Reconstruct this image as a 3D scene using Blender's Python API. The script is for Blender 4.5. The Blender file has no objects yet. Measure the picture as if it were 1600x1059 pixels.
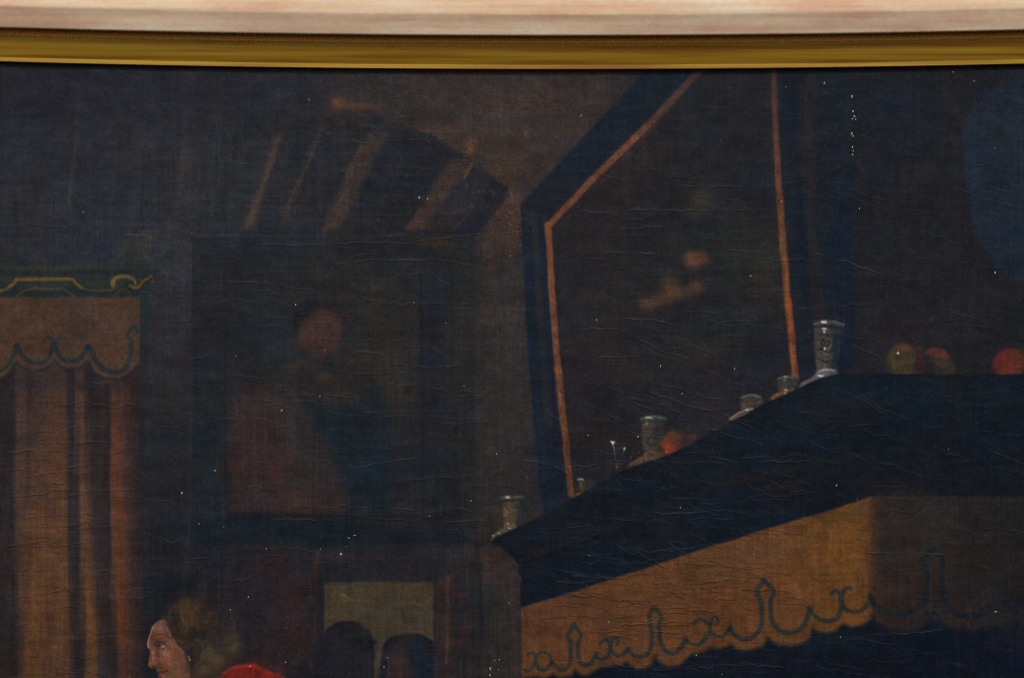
import bpy, math
import numpy as np

# ------------------------------------------------------------------ camera, sky, sun, exposure
S = 0.00025            # one canvas unit is a quarter of a millimetre
DIST = 1.0             # camera to canvas, metres
scene = bpy.context.scene

cam_data = bpy.data.cameras.new("camera")
cam_data.sensor_width = 36.0
cam_data.lens = 90.0
cam_data.clip_start = 0.01
cam_data.clip_end = 200.0
cam_data.dof.use_dof = True
cam_data.dof.focus_distance = DIST
cam_data.dof.aperture_fstop = 1.2
cam = bpy.data.objects.new("camera", cam_data)
cam.location = (0.0, -DIST, 0.0)
cam.rotation_euler = (math.radians(90), 0, 0)
scene.collection.objects.link(cam)
scene.camera = cam

SUN_EL, SUN_AZ = 36.0, 12.0     # degrees above the horizon / to the left of straight in front of the picture
world = bpy.data.worlds.new("World")
scene.world = world
world.use_nodes = True
wn = world.node_tree
sky = wn.nodes.new("ShaderNodeTexSky")
sky.sky_type = 'NISHITA'
sky.sun_disc = False
sky.sun_elevation = math.radians(SUN_EL)
sky.sun_rotation = math.radians(180 + SUN_AZ)
sky.air_density = 1.0
sky.dust_density = 2.0
wn.links.new(sky.outputs[0], wn.nodes["Background"].inputs[0])
wn.nodes["Background"].inputs[1].default_value = 0.12

sun_data = bpy.data.lights.new("sun", 'SUN')
sun_data.energy = 2.7
sun_data.angle = math.radians(14)
sun_data.color = (1.0, 0.93, 0.84)
sun = bpy.data.objects.new("sun", sun_data)
sun.rotation_euler = (math.radians(90 - SUN_EL), 0, math.radians(-SUN_AZ))
sun.location = (-0.6, -2.0, 2.0)
scene.collection.objects.link(sun)

scene.view_settings.view_transform = 'Standard'
scene.view_settings.look = 'None'
scene.view_settings.gamma = 1.0
scene.view_settings.exposure = 0.0
scene.cycles.use_denoising = False
scene.cycles.filter_width = 1.1

K = 0.815               # paint albedo per unit of linear picture brightness
BASE_LIFT = np.array((.0052, .0042, .0023))

# ------------------------------------------------------------------ helpers
rng = np.random.default_rng(7)
f32 = np.float32

def link(o, parent=None):
    scene.collection.objects.link(o)
    if parent is not None:
        o.parent = parent
    return o

def lattice(x, y, seed):
    n = 256
    t = np.random.default_rng(seed).random((n, n)).astype(f32)
    xi = np.floor(x).astype(np.int32); yi = np.floor(y).astype(np.int32)
    fx = (x - xi).astype(f32); fy = (y - yi).astype(f32)
    fx = fx * fx * (3 - 2 * fx); fy = fy * fy * (3 - 2 * fy)
    x0 = xi % n; x1 = (xi + 1) % n; y0 = yi % n; y1 = (yi + 1) % n
    a = t[y0, x0] * (1 - fx) + t[y0, x1] * fx
    b = t[y1, x0] * (1 - fx) + t[y1, x1] * fx
    return (a * (1 - fy) + b * fy) * 2 - 1        # -1..1

# canvas grid: fine where it is seen, coarser out to the rebate
us = np.concatenate([np.arange(-220, 0, 5.0), np.arange(0, 1601, 1.4), np.arange(1605, 1823, 5.0)]).astype(f32)
vs = np.concatenate([np.arange(70, 94, 3.0), np.arange(94, 1062, 1.4), np.arange(1066, 1322, 5.0)]).astype(f32)
W, H = len(us), len(vs)
X, Y = np.meshgrid(us, vs)

def noise(scale_x, scale_y, seed, x=None, y=None):
    x = X if x is None else x; y = Y if y is None else y
    return lattice(x / scale_x + 37.3, y / scale_y + 11.7, seed)

def fbm(sx, sy, seed, octaves=3):
    out = np.zeros((H, W), f32); a = 1.0
    for i in range(octaves):
        out += a * noise(sx / 2 ** i, sy / 2 ** i, seed + i * 17)
        a *= 0.55
    return out

# hand wobble: every painted edge is drawn in slightly warped coordinates
XW = X + 0.8 * noise(34, 34, 101) + 0.45 * noise(7, 7, 102)
YW = Y + 0.8 * noise(34, 34, 103) + 0.45 * noise(7, 7, 104)

C = np.zeros((H, W, 3), f32)              # picture colour, sRGB 0..255
C[:] = (36, 35, 40)
L = np.zeros((H, W), np.int16)            # which painted motif a spot belongs to
HT = np.zeros((H, W), f32)                # paint relief in canvas units

def box(x0, y0, x1, y1, pad):
    i0, i1 = np.searchsorted(us, [x0 - pad, x1 + pad]); j0, j1 = np.searchsorted(vs, [y0 - pad, y1 + pad])
    return slice(max(j0, 0), max(j1, 0)), slice(max(i0, 0), max(i1, 0))

def sstep(t):
    t = np.clip(t, 0, 1); return t * t * (3 - 2 * t)

def seg_dist(px, py, ax, ay, bx, by):
    dx, dy = bx - ax, by - ay
    l2 = dx * dx + dy * dy + 1e-9
    t = np.clip(((px - ax) * dx + (py - ay) * dy) / l2, 0, 1)
    return np.hypot(px - ax - t * dx, py - ay - t * dy), t

def blend(sl, m, col, label=0, thick=0.0):
    col = np.asarray(col, f32)
    C[sl] += m[..., None] * (col - C[sl])
    if label:
        L[sl][m > 0.5] = label
    if thick:
        HT[sl] += thick * m

def polymask(pts, feather=2.0, wob=True):
    p = np.asarray(pts, float)
    pad = feather + 4
    sl = box(p[:, 0].min(), p[:, 1].min(), p[:, 0].max(), p[:, 1].max(), pad)
    px, py = (XW[sl], YW[sl]) if wob else (X[sl], Y[sl])
    d = np.full(px.shape, 1e9, f32); inside = np.zeros(px.shape, bool)
    for i in range(len(p)):
        ax, ay = p[i]; bx, by = p[(i + 1) % len(p)]
        dd, _ = seg_dist(px, py, ax, ay, bx, by)
        np.minimum(d, dd, out=d)
        if ay != by:
            c = ((ay > py) != (by > py)) & (px < (bx - ax) * (py - ay) / (by - ay) + ax)
            inside ^= c
    sd = np.where(inside, -d, d)
    return sl, sstep(0.5 - sd / (2 * feather)).astype(f32)

def poly(pts, col, feather=2.0, alpha=1.0, label=0, thick=0.0):
    sl, m = polymask(pts, feather)
    blend(sl, m * alpha, col, label if alpha >= 0.5 else 0, thick)
    if label and alpha < 0.5:
        L[sl][m > 0.5] = label
    return sl, m

def stroke(pts, width, col, feather=1.3, alpha=1.0, thick=0.0, label=0, dry=0.0, fade=None):
    """a brush line; width may be a pair (start, end); dry breaks it up on the weave; fade = alphas (start, end)"""
    p = np.asarray(pts, float)
    w0, w1 = width if isinstance(width, tuple) else (width, width)
    a0, a1 = fade if fade else (1.0, 1.0)
    pad = max(w0, w1) + feather + 4
    sl = box(p[:, 0].min(), p[:, 1].min(), p[:, 0].max(), p[:, 1].max(), pad)
    px, py = XW[sl], YW[sl]
    if px.size == 0:
        return
    seg = np.hypot(*(p[1:] - p[:-1]).T); tot = seg.sum() + 1e-9; acc = 0
    m = np.zeros(px.shape, f32)
    for i in range(len(p) - 1):
        d, t = seg_dist(px, py, *p[i], *p[i + 1])
        s = (acc + t * seg[i]) / tot; acc += seg[i]
        w = (w0 + (w1 - w0) * s) * 0.5
        mm = sstep(0.5 - (d - w) / (2 * feather)) * (a0 + (a1 - a0) * s)
        np.maximum(m, mm, out=m)
    m = m * alpha
    if dry:
        m = m * (1 - dry * (0.5 + 0.5 * noise(4, 4, 311)[sl]))
    blend(sl, m, col, label, thick)

def smooth(pts, n=5):
    """Catmull-Rom through hand-placed points"""
    p = np.asarray(pts, float); out = []
    q = np.vstack([2 * p[0] - p[1], p, 2 * p[-1] - p[-2]])
    for i in range(1, len(q) - 2):
        for t in np.linspace(0, 1, n, endpoint=False):
            a, b, c, d = q[i - 1], q[i], q[i + 1], q[i + 2]
            out.append(0.5 * (2 * b + (c - a) * t + (2 * a - 5 * b + 4 * c - d) * t * t + (3 * b - a - 3 * c + d) * t ** 3))
    out.append(p[-1]); return np.array(out)

def splat(x, y, rx, ry, col, alpha=1.0, power=1.0, clip=None, rot=0.0):
    """a soft patch of paint, ragged at its edge"""
    r = max(rx, ry) * 2.2
    sl = box(x - r, y - r, x + r, y + r, 2)
    c, s = math.cos(rot), math.sin(rot)
    dx, dy = X[sl] - x, Y[sl] - y
    d2 = ((dx * c + dy * s) / rx) ** 2 + ((-dx * s + dy * c) / ry) ** 2
    d2 = d2 * (1 + 0.35 * noise(22, 16, 77)[sl])
    m = np.exp(-d2 ** power) * alpha
    if clip is not None:
        m = m * clip[sl]
    blend(sl, m.astype(f32), col)

def dab(x, y, rx, ry, col, alpha=1.0, feather=1.5, label=0, thick=0.0, rot=0.0):
    a = np.linspace(0, 2 * math.pi, 18, endpoint=False)
    c, s = math.cos(rot), math.sin(rot)
    pts = np.stack([x + rx * np.cos(a) * c - ry * np.sin(a) * s, y + rx * np.cos(a) * s + ry * np.sin(a) * c], 1)
    poly(pts, col, feather, alpha, label, thick)

def full(sl, m):
    out = np.zeros((H, W), f32); out[sl] = m; return out

# zoom(k, ox, oy): hand-measured enlargements back to canvas units
def zoom(pts, k, ox, oy):
    return [(ox + a / k, oy + b / k) for a, b in pts]

LABELS = {}
def motif(name, label=None):
    i = len(LABELS) + 1
    LABELS[i] = (name, label)
    return i

# ------------------------------------------------------------------ 1. the dim room: broad under-painting
for x, y, rx, ry, col, a in [
    (60, 200, 220, 160, (32, 33, 43), .9), (250, 160, 180, 80, (33, 35, 44), .8), (330, 300, 150, 120, (40, 39, 46), .8),
    (100, 350, 160, 80, (39, 38, 45), .9), (470, 140, 90, 60, (34, 37, 48), .8), (250, 420, 80, 60, (43, 42, 48), .8),
    (780, 210, 150, 110, (58, 48, 44), 1.), (640, 140, 140, 60, (49, 43, 42), .9), (880, 150, 120, 70, (52, 46, 45), .9),
    (790, 560, 60, 240, (48, 44, 41), .9), (730, 640, 70, 180, (44, 41, 41), .8), (255, 560, 50, 200, (41, 41, 47), .9),
    (250, 860, 60, 120, (32, 33, 38), .9), (340, 890, 120, 60, (33, 32, 38), .9), (430, 930, 90, 80, (36, 32, 35), .9),
    (450, 1010, 90, 60, (42, 33, 34), .8), (760, 900, 60, 90, (44, 38, 38), .9), (790, 1000, 50, 90, (45, 42, 39), .9),
    (640, 870, 120, 30, (37, 34, 38), .8), (790, 800, 40, 60, (46, 40, 38), .8),
]:
    splat(x, y, rx, ry, col, a)

# old wall to the right of the beams, worn warm
for x, y, rx, ry, col, a in [
    (528, 160, 13, 12, (98, 62, 40), .75), (560, 166, 30, 7, (80, 56, 44), .6), (690, 205, 40, 14, (84, 62, 48), .5),
    (735, 232, 7, 12, (112, 74, 48), .7), (830, 160, 40, 22, (70, 52, 44), .6), (790, 260, 40, 30, (66, 53, 46), .6),
    (822, 208, 4, 9, (96, 68, 42), .6), (900, 205, 20, 8, (74, 56, 42), .6), (790, 320, 22, 40, (70, 52, 44), .8),
    (800, 345, 10, 50, (84, 60, 48), .5), (770, 390, 20, 30, (62, 47, 41), .8), (700, 160, 60, 30, (56, 47, 43), .6),
    (600, 200, 60, 20, (58, 46, 42), .5), (930, 150, 24, 20, (62, 50, 46), .5)]:
    splat(x, y, rx, ry, col, a)

# ------------------------------------------------------------------ 2. beamed ceiling
beam_lab = motif("painted_ceiling", "dark slanting ceiling beams with pale brown gaps")
def zc(p): return zoom(p, 2.545, 312, 94)
ceil_pts = zc([(330, 240), (470, 235), (540, 216), (700, 226), (800, 258), (920, 298), (990, 342), (1085, 398), (1165, 468), (1224, 508), (1232, 540), (1180, 600), (1120, 686), (600, 690), (60, 690), (-40, 640), (40, 300), (200, 240)])
poly(ceil_pts, (35, 35, 42), 4, .85, label=beam_lab)
poly(zc([(700, 226), (800, 258), (920, 298), (995, 345), (1010, 390), (950, 450), (880, 560), (820, 680), (690, 684), (740, 560), (800, 440), (830, 380), (740, 330), (690, 300)]), (31, 32, 38), 4, .8)
poly(zc([(740, 330), (690, 390), (560, 680), (690, 684), (740, 560), (800, 440)]), (34, 34, 41), 4, .6)
for pts, col, f, al in [
    ([(296, 300), (330, 295), (300, 400), (262, 490), (216, 676), (172, 676), (210, 560), (250, 470)], (74, 54, 48), 4, .85),
    ([(460, 300), (482, 296), (440, 400), (408, 490), (372, 570), (350, 655), (322, 655), (350, 560), (395, 470), (430, 380)], (56, 45, 44), 4, .8),
    ([(640, 330), (690, 290), (750, 290), (742, 325), (690, 400), (620, 540), (552, 680), (484, 680), (520, 590), (575, 480)], (66, 49, 44), 4, .85),
    ([(1000, 398), (1095, 404), (1075, 440), (1000, 520), (940, 600), (892, 682), (818, 682), (870, 600), (930, 500)], (66, 49, 44), 4, .85),
    ([(1075, 440), (1110, 430), (1155, 470), (1080, 580), (1000, 684), (930, 684), (985, 590)], (43, 39, 42), 4, .7),
    ([(1158, 470), (1222, 508), (1218, 536), (1160, 610), (1105, 690), (1008, 690), (1080, 580)], (33, 33, 40), 3, .85),
    ([(1160, 620), (1236, 536), (1285, 606), (1275, 745), (1125, 745), (1112, 690)], (62, 49, 44), 5, .8)]:
    poly(zc(pts), col, f + 3, al * .78)
for pts, w, col, al in [([(318, 310), (262, 480)], 4, (84, 64, 54), .5), ([(256, 470), (190, 668)], 4, (80, 60, 50), .5), ([(462, 330), (392, 495)], 3, (80, 58, 47), .6), ([(392, 480), (340, 600)], 3, (76, 54, 44), .55),
                        ([(642, 345), (566, 490)], 4, (80, 60, 48), .55), ([(610, 440), (575, 500)], 2, (96, 72, 54), .5), ([(1082, 414), (1052, 468)], 2.4, (124, 94, 68), .75), ([(1152, 480), (1100, 550), (1060, 620), (1000, 682)], 2, (82, 64, 52), .6),
                        ([(560, 640), (490, 678)], 8, (72, 54, 46), .4), ([(870, 600), (826, 676)], 5, (76, 56, 46), .5), ([(985, 620), (1060, 590), (1080, 570)], 1.6, (96, 68, 50), .5), ([(1240, 545), (1290, 640)], 4, (96, 74, 60), .5),
                        ([(540, 222), (640, 240), (740, 242)], 7, (34, 35, 41), .7), ([(640, 262), (760, 262), (800, 275)], 4, (72, 54, 44), .45), ([(810, 268), (930, 290), (1000, 295)], 5, (74, 57, 47), .5), ([(60, 300), (30, 480), (0, 600)], 8, (47, 42, 44), .5),
                        ([(880, 430), (780, 560)], 6, (40, 36, 40), .5), ([(-60, 300), (-90, 600)], 14, (54, 46, 46), .5), ([(-20, 330), (-50, 560)], 6, (54, 46, 46), .4), ([(-480, 100), (-490, 320), (-520, 560)], (4), (64, 53, 48), .5), ([(-500, 400), (-512, 600)], 12, (56, 48, 47), .35), ([(-330, 300), (-345, 560)], 10, (46, 42, 45), .4)]:
    stroke(zc(pts), w, col, 2.6, al, dry=.5, fade=(.6, 1))
for i in range(9):
    y = 205 + i * 17
    stroke([(390, y), (520, y + rng.uniform(-4, 4)), (700, y + rng.uniform(-6, 6))], 2.4, (46, 42, 45), 2.6, .35, dry=.8)
for x0, y0, x1, y1, w, al in [(440, 205, 470, 140, 14, .3), (500, 200, 520, 150, 12, .3), (330, 330, 360, 180, 9, .35), (300, 360, 322, 210, 8, .35), (265, 370, 292, 190, 13, .4), (405, 260, 430, 170, 8, .3), (590, 210, 610, 185, 18, .35), (355, 355, 385, 215, 10, .35), (205, 360, 228, 190, 11, .3), (160, 330, 172, 190, 8, .25)]:
    stroke([(x0, y0), (x1, y1)], (w, w * .7), (60, 48, 46), 5, al, dry=.5, fade=(1, .3))
stroke([(195, 366), (235, 367), (235, 392)], 2.5, (78, 62, 46), 1.5, .6)
poly([(185, 370), (234, 370), (236, 408), (170, 410)], (47, 45, 46), 8, .6)
poly([(150, 372), (185, 370), (172, 410), (142, 410)], (32, 35, 48), 8, .6)

# ------------------------------------------------------------------ 3. dark portrait hanging on the far wall
port = motif("painted_portrait", "dim portrait of a half-length man in a dark frame")
sl, pm = poly([(298, 372), (742, 366), (742, 852), (293, 852)], (35, 36, 42), 6, .8, label=port)
P = full(sl, pm)
for x, y, rx, ry, col, a in [
    (345, 375, 60, 22, (33, 40, 54), .8), (430, 400, 80, 22, (31, 40, 52), .75), (560, 395, 90, 14, (29, 33, 45), .8), (680, 378, 25, 10, (66, 50, 42), .6),
    (355, 440, 30, 40, (37, 34, 38), .7), (420, 510, 45, 60, (37, 42, 50), .7), (470, 420, 60, 40, (37, 40, 45), .7),
    (590, 470, 80, 60, (42, 40, 41), .75), (610, 600, 40, 60, (50, 44, 40), .75), (560, 560, 60, 40, (44, 39, 38), .7),
    (320, 570, 25, 40, (30, 36, 48), .7), (325, 720, 28, 110, (29, 36, 48), .85), (345, 500, 15, 60, (34, 34, 40), .6),
    (680, 470, 20, 40, (32, 35, 48), .7), (672, 540, 12, 60, (29, 31, 44), .7), (680, 650, 20, 90, (31, 34, 46), .75),
    (705, 760, 30, 60, (33, 34, 40), .7), (720, 480, 20, 90, (43, 41, 42), .6)]:
    splat(x, y, rx, ry, col, a, clip=P)
# sitter
poly([(385, 605), (430, 588), (475, 575), (520, 595), (560, 612), (590, 625), (600, 700), (560, 800), (352, 805), (354, 720), (366, 650)],
     (46, 40, 42), 13, .85)
splat(400, 700, 42, 70, (60, 42, 45), .7); splat(430, 720, 22, 50, (60, 38, 38), .5); splat(480, 785, 60, 18, (62, 43, 42), .65)
splat(500, 690, 55, 50, (44, 40, 44), .7); splat(385, 640, 30, 35, (52, 42, 45), .6)
poly([(475, 622), (520, 632), (560, 620), (585, 598), (600, 612), (608, 660), (615, 800), (545, 805), (535, 760), (520, 700), (490, 670)],
     (28, 35, 44), 14, .9)
splat(580, 720, 26, 50, (29, 37, 48), .6); splat(545, 650, 30, 20, (25, 31, 42), .6)
poly([(455, 505), (460, 482), (480, 472), (510, 470), (532, 482), (530, 500), (500, 490), (475, 505), (468, 520)], (31, 31, 37), 6, .85)
poly([(468, 515), (478, 496), (500, 484), (524, 484), (533, 500), (534, 525), (524, 540), (512, 552), (500, 560), (480, 548), (466, 535)],
     (66, 47, 46), 7, .85)
splat(508, 500, 16, 14, (70, 50, 46), .6); splat(520, 530, 10, 16, (62, 44, 42), .6)
for x, y in [(494, 511), (515, 509)]:
    dab(x, y, 4, 2.2, (48, 38, 40), .7, 2)
stroke([(505, 514), (503, 527), (509, 529)], 2.5, (60, 44, 43), 2, .6)
stroke([(496, 540), (507, 542), (517, 539)], 2.5, (58, 38, 38), 2, .6)
poly([(440, 570), (470, 560), (490, 566), (516, 590), (520, 598), (500, 592), (476, 575), (450, 588)], (60, 48, 42), 7, .45)
splat(508, 588, 9, 7, (70, 50, 41), .4); splat(495, 545, 20, 12, (60, 45, 44), .5); splat(480, 520, 12, 18, (60, 44, 44), .5)
# its frame
poly([(352, 798), (545, 804), (690, 806), (690, 818), (352, 812)], (27, 27, 34), 3, .75)
poly([(295, 808), (480, 812), (720, 822), (735, 846), (600, 852), (290, 852)], (25, 31, 39), 6, .85, label=port)
stroke([(298, 385), (300, 600), (295, 840)], 3, (47, 44, 46), 2, .5)
stroke([(352, 400), (352, 798)], 2.5, (26, 29, 38), 2, .6)
stroke([(657, 430), (661, 800)], 4, (25, 27, 38), 2.5, .6)
stroke([(706, 420), (712, 830)], 3, (32, 31, 36), 2.5, .5)
stroke([(300, 363), (760, 362)], 4, (29, 30, 38), 3, .6)

# ------------------------------------------------------------------ 4. window bed: pelmet, valance, curtain
poly([(216, 425), (300, 400), (298, 900), (222, 900)], (42, 42, 48), 4, .5)
stroke([(226, 440), (226, 520), (223, 600), (222, 820)], (17, 8), (31, 37, 41), 4, .75)
stroke([(244, 425), (236, 470), (232, 540)], (7, 6), (34, 43, 46), 3, .6)
curt = motif("painted_curtain", "ochre brown curtain hanging in long vertical folds")
sl, m = polymask([(-225, 560), (218, 560), (222, 800), (228, 1330), (-225, 1330)], 4)
prof = {   # fold colours across the curtain at three heights
    600: [(-230, (58, 44, 42)), (-120, (80, 58, 46)), (-60, (52, 42, 44)), (0, (42, 38, 43)), (20, (44, 38, 42)), (26, (82, 59, 49)), (38, (80, 58, 48)), (44, (54, 45, 48)), (52, (76, 55, 49)),
          (66, (78, 57, 49)), (78, (90, 64, 49)), (100, (86, 61, 48)), (106, (50, 44, 50)), (114, (46, 41, 48)), (117, (94, 67, 52)), (128, (88, 60, 46)), (136, (46, 38, 43)), (150, (42, 37, 43)),
          (158, (56, 43, 45)), (168, (46, 38, 42)), (173, (86, 55, 43)), (192, (78, 52, 46)), (205, (58, 40, 42)), (216, (46, 38, 43)), (226, (40, 38, 44))],
    800: [(-230, (58, 44, 42)), (-120, (82, 58, 42)), (-60, (50, 40, 42)), (0, (44, 38, 42)), (18, (42, 37, 43)), (27, (80, 57, 46)), (40, (78, 55, 46)), (50, (84, 60, 45)),
          (66, (90, 63, 45)), (78, (90, 62, 46)), (104, (92, 65, 46)), (108, (54, 44, 47)), (122, (46, 40, 46)), (127, (96, 70, 50)), (138, (88, 62, 46)), (146, (58, 44, 46)), (160, (52, 41, 44)),
          (171, (48, 38, 42)), (175, (100, 66, 48)), (190, (94, 60, 44)), (203, (70, 46, 40)), (217, (48, 37, 38)), (228, (37, 36, 42))],
    1020: [(-230, (54, 42, 40)), (-120, (82, 58, 38)), (-60, (48, 38, 40)), (0, (42, 34, 38)), (22, (40, 32, 37)), (31, (66, 47, 38)), (42, (84, 58, 39)), (52, (87, 61, 39)),
           (66, (82, 57, 38)), (80, (80, 55, 40)), (106, (82, 57, 41)), (114, (50, 39, 40)), (128, (40, 34, 38)), (135, (82, 58, 40)), (146, (90, 63, 39)), (154, (60, 45, 40)), (166, (46, 37, 39)),
           (180, (46, 36, 37)), (185, (76, 48, 35)), (200, (78, 47, 33)), (212, (56, 38, 36)), (230, (40, 33, 36)), (240, (36, 33, 37))]}
yy = Y[sl]; xx = XW[sl] + 2.0 * noise(500, 60, 55)[sl]
cols = []
for k in (600, 800, 1020):
    px = [p[0] for p in prof[k]]
    cols.append(np.stack([np.interp(xx, px, [p[1][c] for p in prof[k]]) for c in range(3)], -1))
t1 = np.clip((yy - 600) / 200, 0, 1)[..., None]; t2 = np.clip((yy - 800) / 220, 0, 1)[..., None]
cc = cols[0] * (1 - t1) + (cols[1] * (1 - t2) + cols[2] * t2) * t1
C[sl] += (m[..., None]) * (cc - C[sl]); L[sl][m > .5] = curt
# warm streaks in the folds
for x, y0, y1, w, col, a in [(58, 760, 960, 10, (98, 68, 42), .3), (182, 640, 700, 12, (108, 62, 36), .5), (186, 830, 1000, 10, (104, 60, 36), .4), (140, 850, 1059, 8, (98, 71, 42), .2),
                             (50, 880, 1059, 12, (96, 69, 40), .2), (88, 590, 700, 9, (98, 68, 50), .4), (92, 700, 900, 10, (98, 66, 46), .3), (138, 915, 955, 6, (112, 86, 42), .35),
                             (205, 820, 1000, 8, (66, 40, 36), .4), (12, 920, 960, 12, (58, 40, 38), .4)]:
    stroke([(x, y0), (x + 3, y1)], w, col, 5, a, dry=.4)
# shade of the valance
poly([(-225, 590), (-225, 640), (20, 612), (210, 612), (218, 590), (218, 565), (-225, 565)], (44, 40, 46), 9, .35)

val = motif("painted_valance", "tan scalloped valance edged with a teal line")
outer = zoom([(0, 970), (60, 935), (110, 862), (140, 845), (180, 878), (250, 903), (340, 893), (400, 858), (430, 815), (470, 868), (540, 890), (620, 880), (680, 842), (705, 830), (730, 890), (780, 940), (880, 970), (960, 965), (1030, 912), (1065, 865), (1095, 840), (1098, 600), (1093, 320)], 5.044, 0, 400)
left_scallops = [(-225, 462), (-225, 590), (-200, 575), (-175, 565), (-150, 575), (-120, 577), (-95, 560), (-60, 590), (-25, 594)]
poly(outer + [(0, 463)] + left_scallops, (76, 55, 46), 2.2, 1, label=val)
sl, m = polymask(outer + [(0, 463)] + left_scallops, 2.2); V = full(sl, m)
for x, y, rx, ry, col, a in [(110, 475, 130, 12, (68, 53, 48), .7), (60, 510, 50, 25, (74, 54, 45), .5), (180, 550, 34, 30, (84, 58, 46), .7), (40, 545, 40, 20, (80, 56, 45), .6),
                             (120, 545, 30, 14, (82, 57, 44), .6), (150, 505, 40, 25, (70, 53, 48), .6), (205, 490, 12, 30, (72, 53, 45), .5), (10, 585, 40, 8, (84, 58, 46), .6)]:
    splat(x, y, rx, ry, col, a, clip=V)
teal = (37, 47, 51)
stroke(smooth(outer[:20]), 4.5, (38, 45, 50), 2.2, .75)
main = zoom([(0, 905), (40, 887), (80, 850), (110, 780), (130, 708), (165, 760), (200, 810), (260, 840), (330, 835), (385, 800), (408, 750), (414, 690)], 5.044, 0, 400)
right = zoom([(436, 690), (452, 760), (480, 800), (530, 825), (600, 820), (650, 790), (692, 715), (720, 745), (750, 820), (800, 880), (880, 915), (950, 905), (1000, 860), (1025, 790), (1035, 720), (1030, 655), (1000, 630), (1012, 598), (1050, 557), (1092, 590)], 5.044, 0, 400)
for q, w in [(main[:5], (4, 7)), (main[4:], (7, 5)), (right[:7], 6), (right[6:], (7, 5))]:
    w = tuple(1.2 * k for k in w) if isinstance(w, tuple) else w * 1.2
    stroke(smooth(q), w, teal, 2.0, .9, thick=.15, dry=.15)
for q in [[(414, 700), (400, 655), (370, 640), (340, 668)], [(440, 695), (462, 648), (490, 637), (530, 668)]]:
    stroke(smooth(zoom(q, 5.044, 0, 400)), (6, 4), (44, 48, 52), 2, .75)
dab(139, 543, 5, 6, (32, 42, 46), .7); dab(26, 541, 5, 6, (32, 42, 46), .7)

pel = motif("painted_pelmet", "dark green cornice with ochre scrolls above the curtain")
poly([(-225, 413), (200, 412), (247, 411), (246, 424), (238, 436), (228, 445), (219, 462), (-225, 464)], (37, 43, 43), 2.5, 1, label=pel)
stroke([(-225, 418), (100, 418), (245, 416)], 9, (48, 50, 46), 3, .75)
stroke([(-225, 426), (245, 425)], 5, (34, 41, 44), 2, .8)
stroke([(-225, 438), (110, 440), (215, 438)], 16, (46, 49, 44), 4, .7)
stroke(zoom([(0, 302), (90, 300), (330, 305), (700, 300), (1090, 295)], 5.044, 0, 400), 9, (31, 40, 43), 2.5, .85)
gold = (112, 82, 40)
stroke(zoom([(0, 275), (50, 262), (90, 235)], 5.044, 0, 400), (3, 6), (88, 66, 40), 1.6, .8, .2)
stroke(zoom([(80, 240), (105, 222), (132, 188)], 5.044, 0, 400), (5, 6), (108, 80, 44), 1.6, .9, .3)
stroke(zoom([(128, 185), (360, 185), (572, 184), (605, 222), (655, 257)], 5.044, 0, 400), (6, 4.5), gold, 1.6, .9, .3, dry=.25)
stroke(zoom([(650, 255), (700, 270), (780, 278), (860, 270), (915, 252)], 5.044, 0, 400), 3.5, (66, 62, 40), 1.6, .8)
stroke(smooth(zoom([(888, 236), (890, 200), (920, 170), (960, 158), (1010, 164), (1055, 190), (1068, 222)], 5.044, 0, 400)), (7, 4), (108, 82, 44), 1.6, .85, .3)
stroke(smooth(zoom([(1018, 234), (1070, 248), (1110, 230), (1140, 192), (1195, 158)], 5.044, 0, 400)), (5, 4), (100, 76, 44), 1.6, .85, .3)
stroke(zoom([(140, 310), (200, 270), (260, 256), (400, 266), (500, 256), (540, 285), (585, 312)], 5.044, 0, 400), 3, (84, 60, 42), 1.5, .7)
stroke(smooth(zoom([(915, 295), (955, 262), (1000, 268), (1025, 300)], 5.044, 0, 400)), 4, (64, 60, 40), 1.6, .6)
stroke([(-225, 440), (-170, 437), (-80, 437), (-40, 455), (0, 454)], 5, (104, 78, 40), 1.6, .8)
dab(240, 441, 2.5, 2.5, (84, 48, 40), .6)

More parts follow.
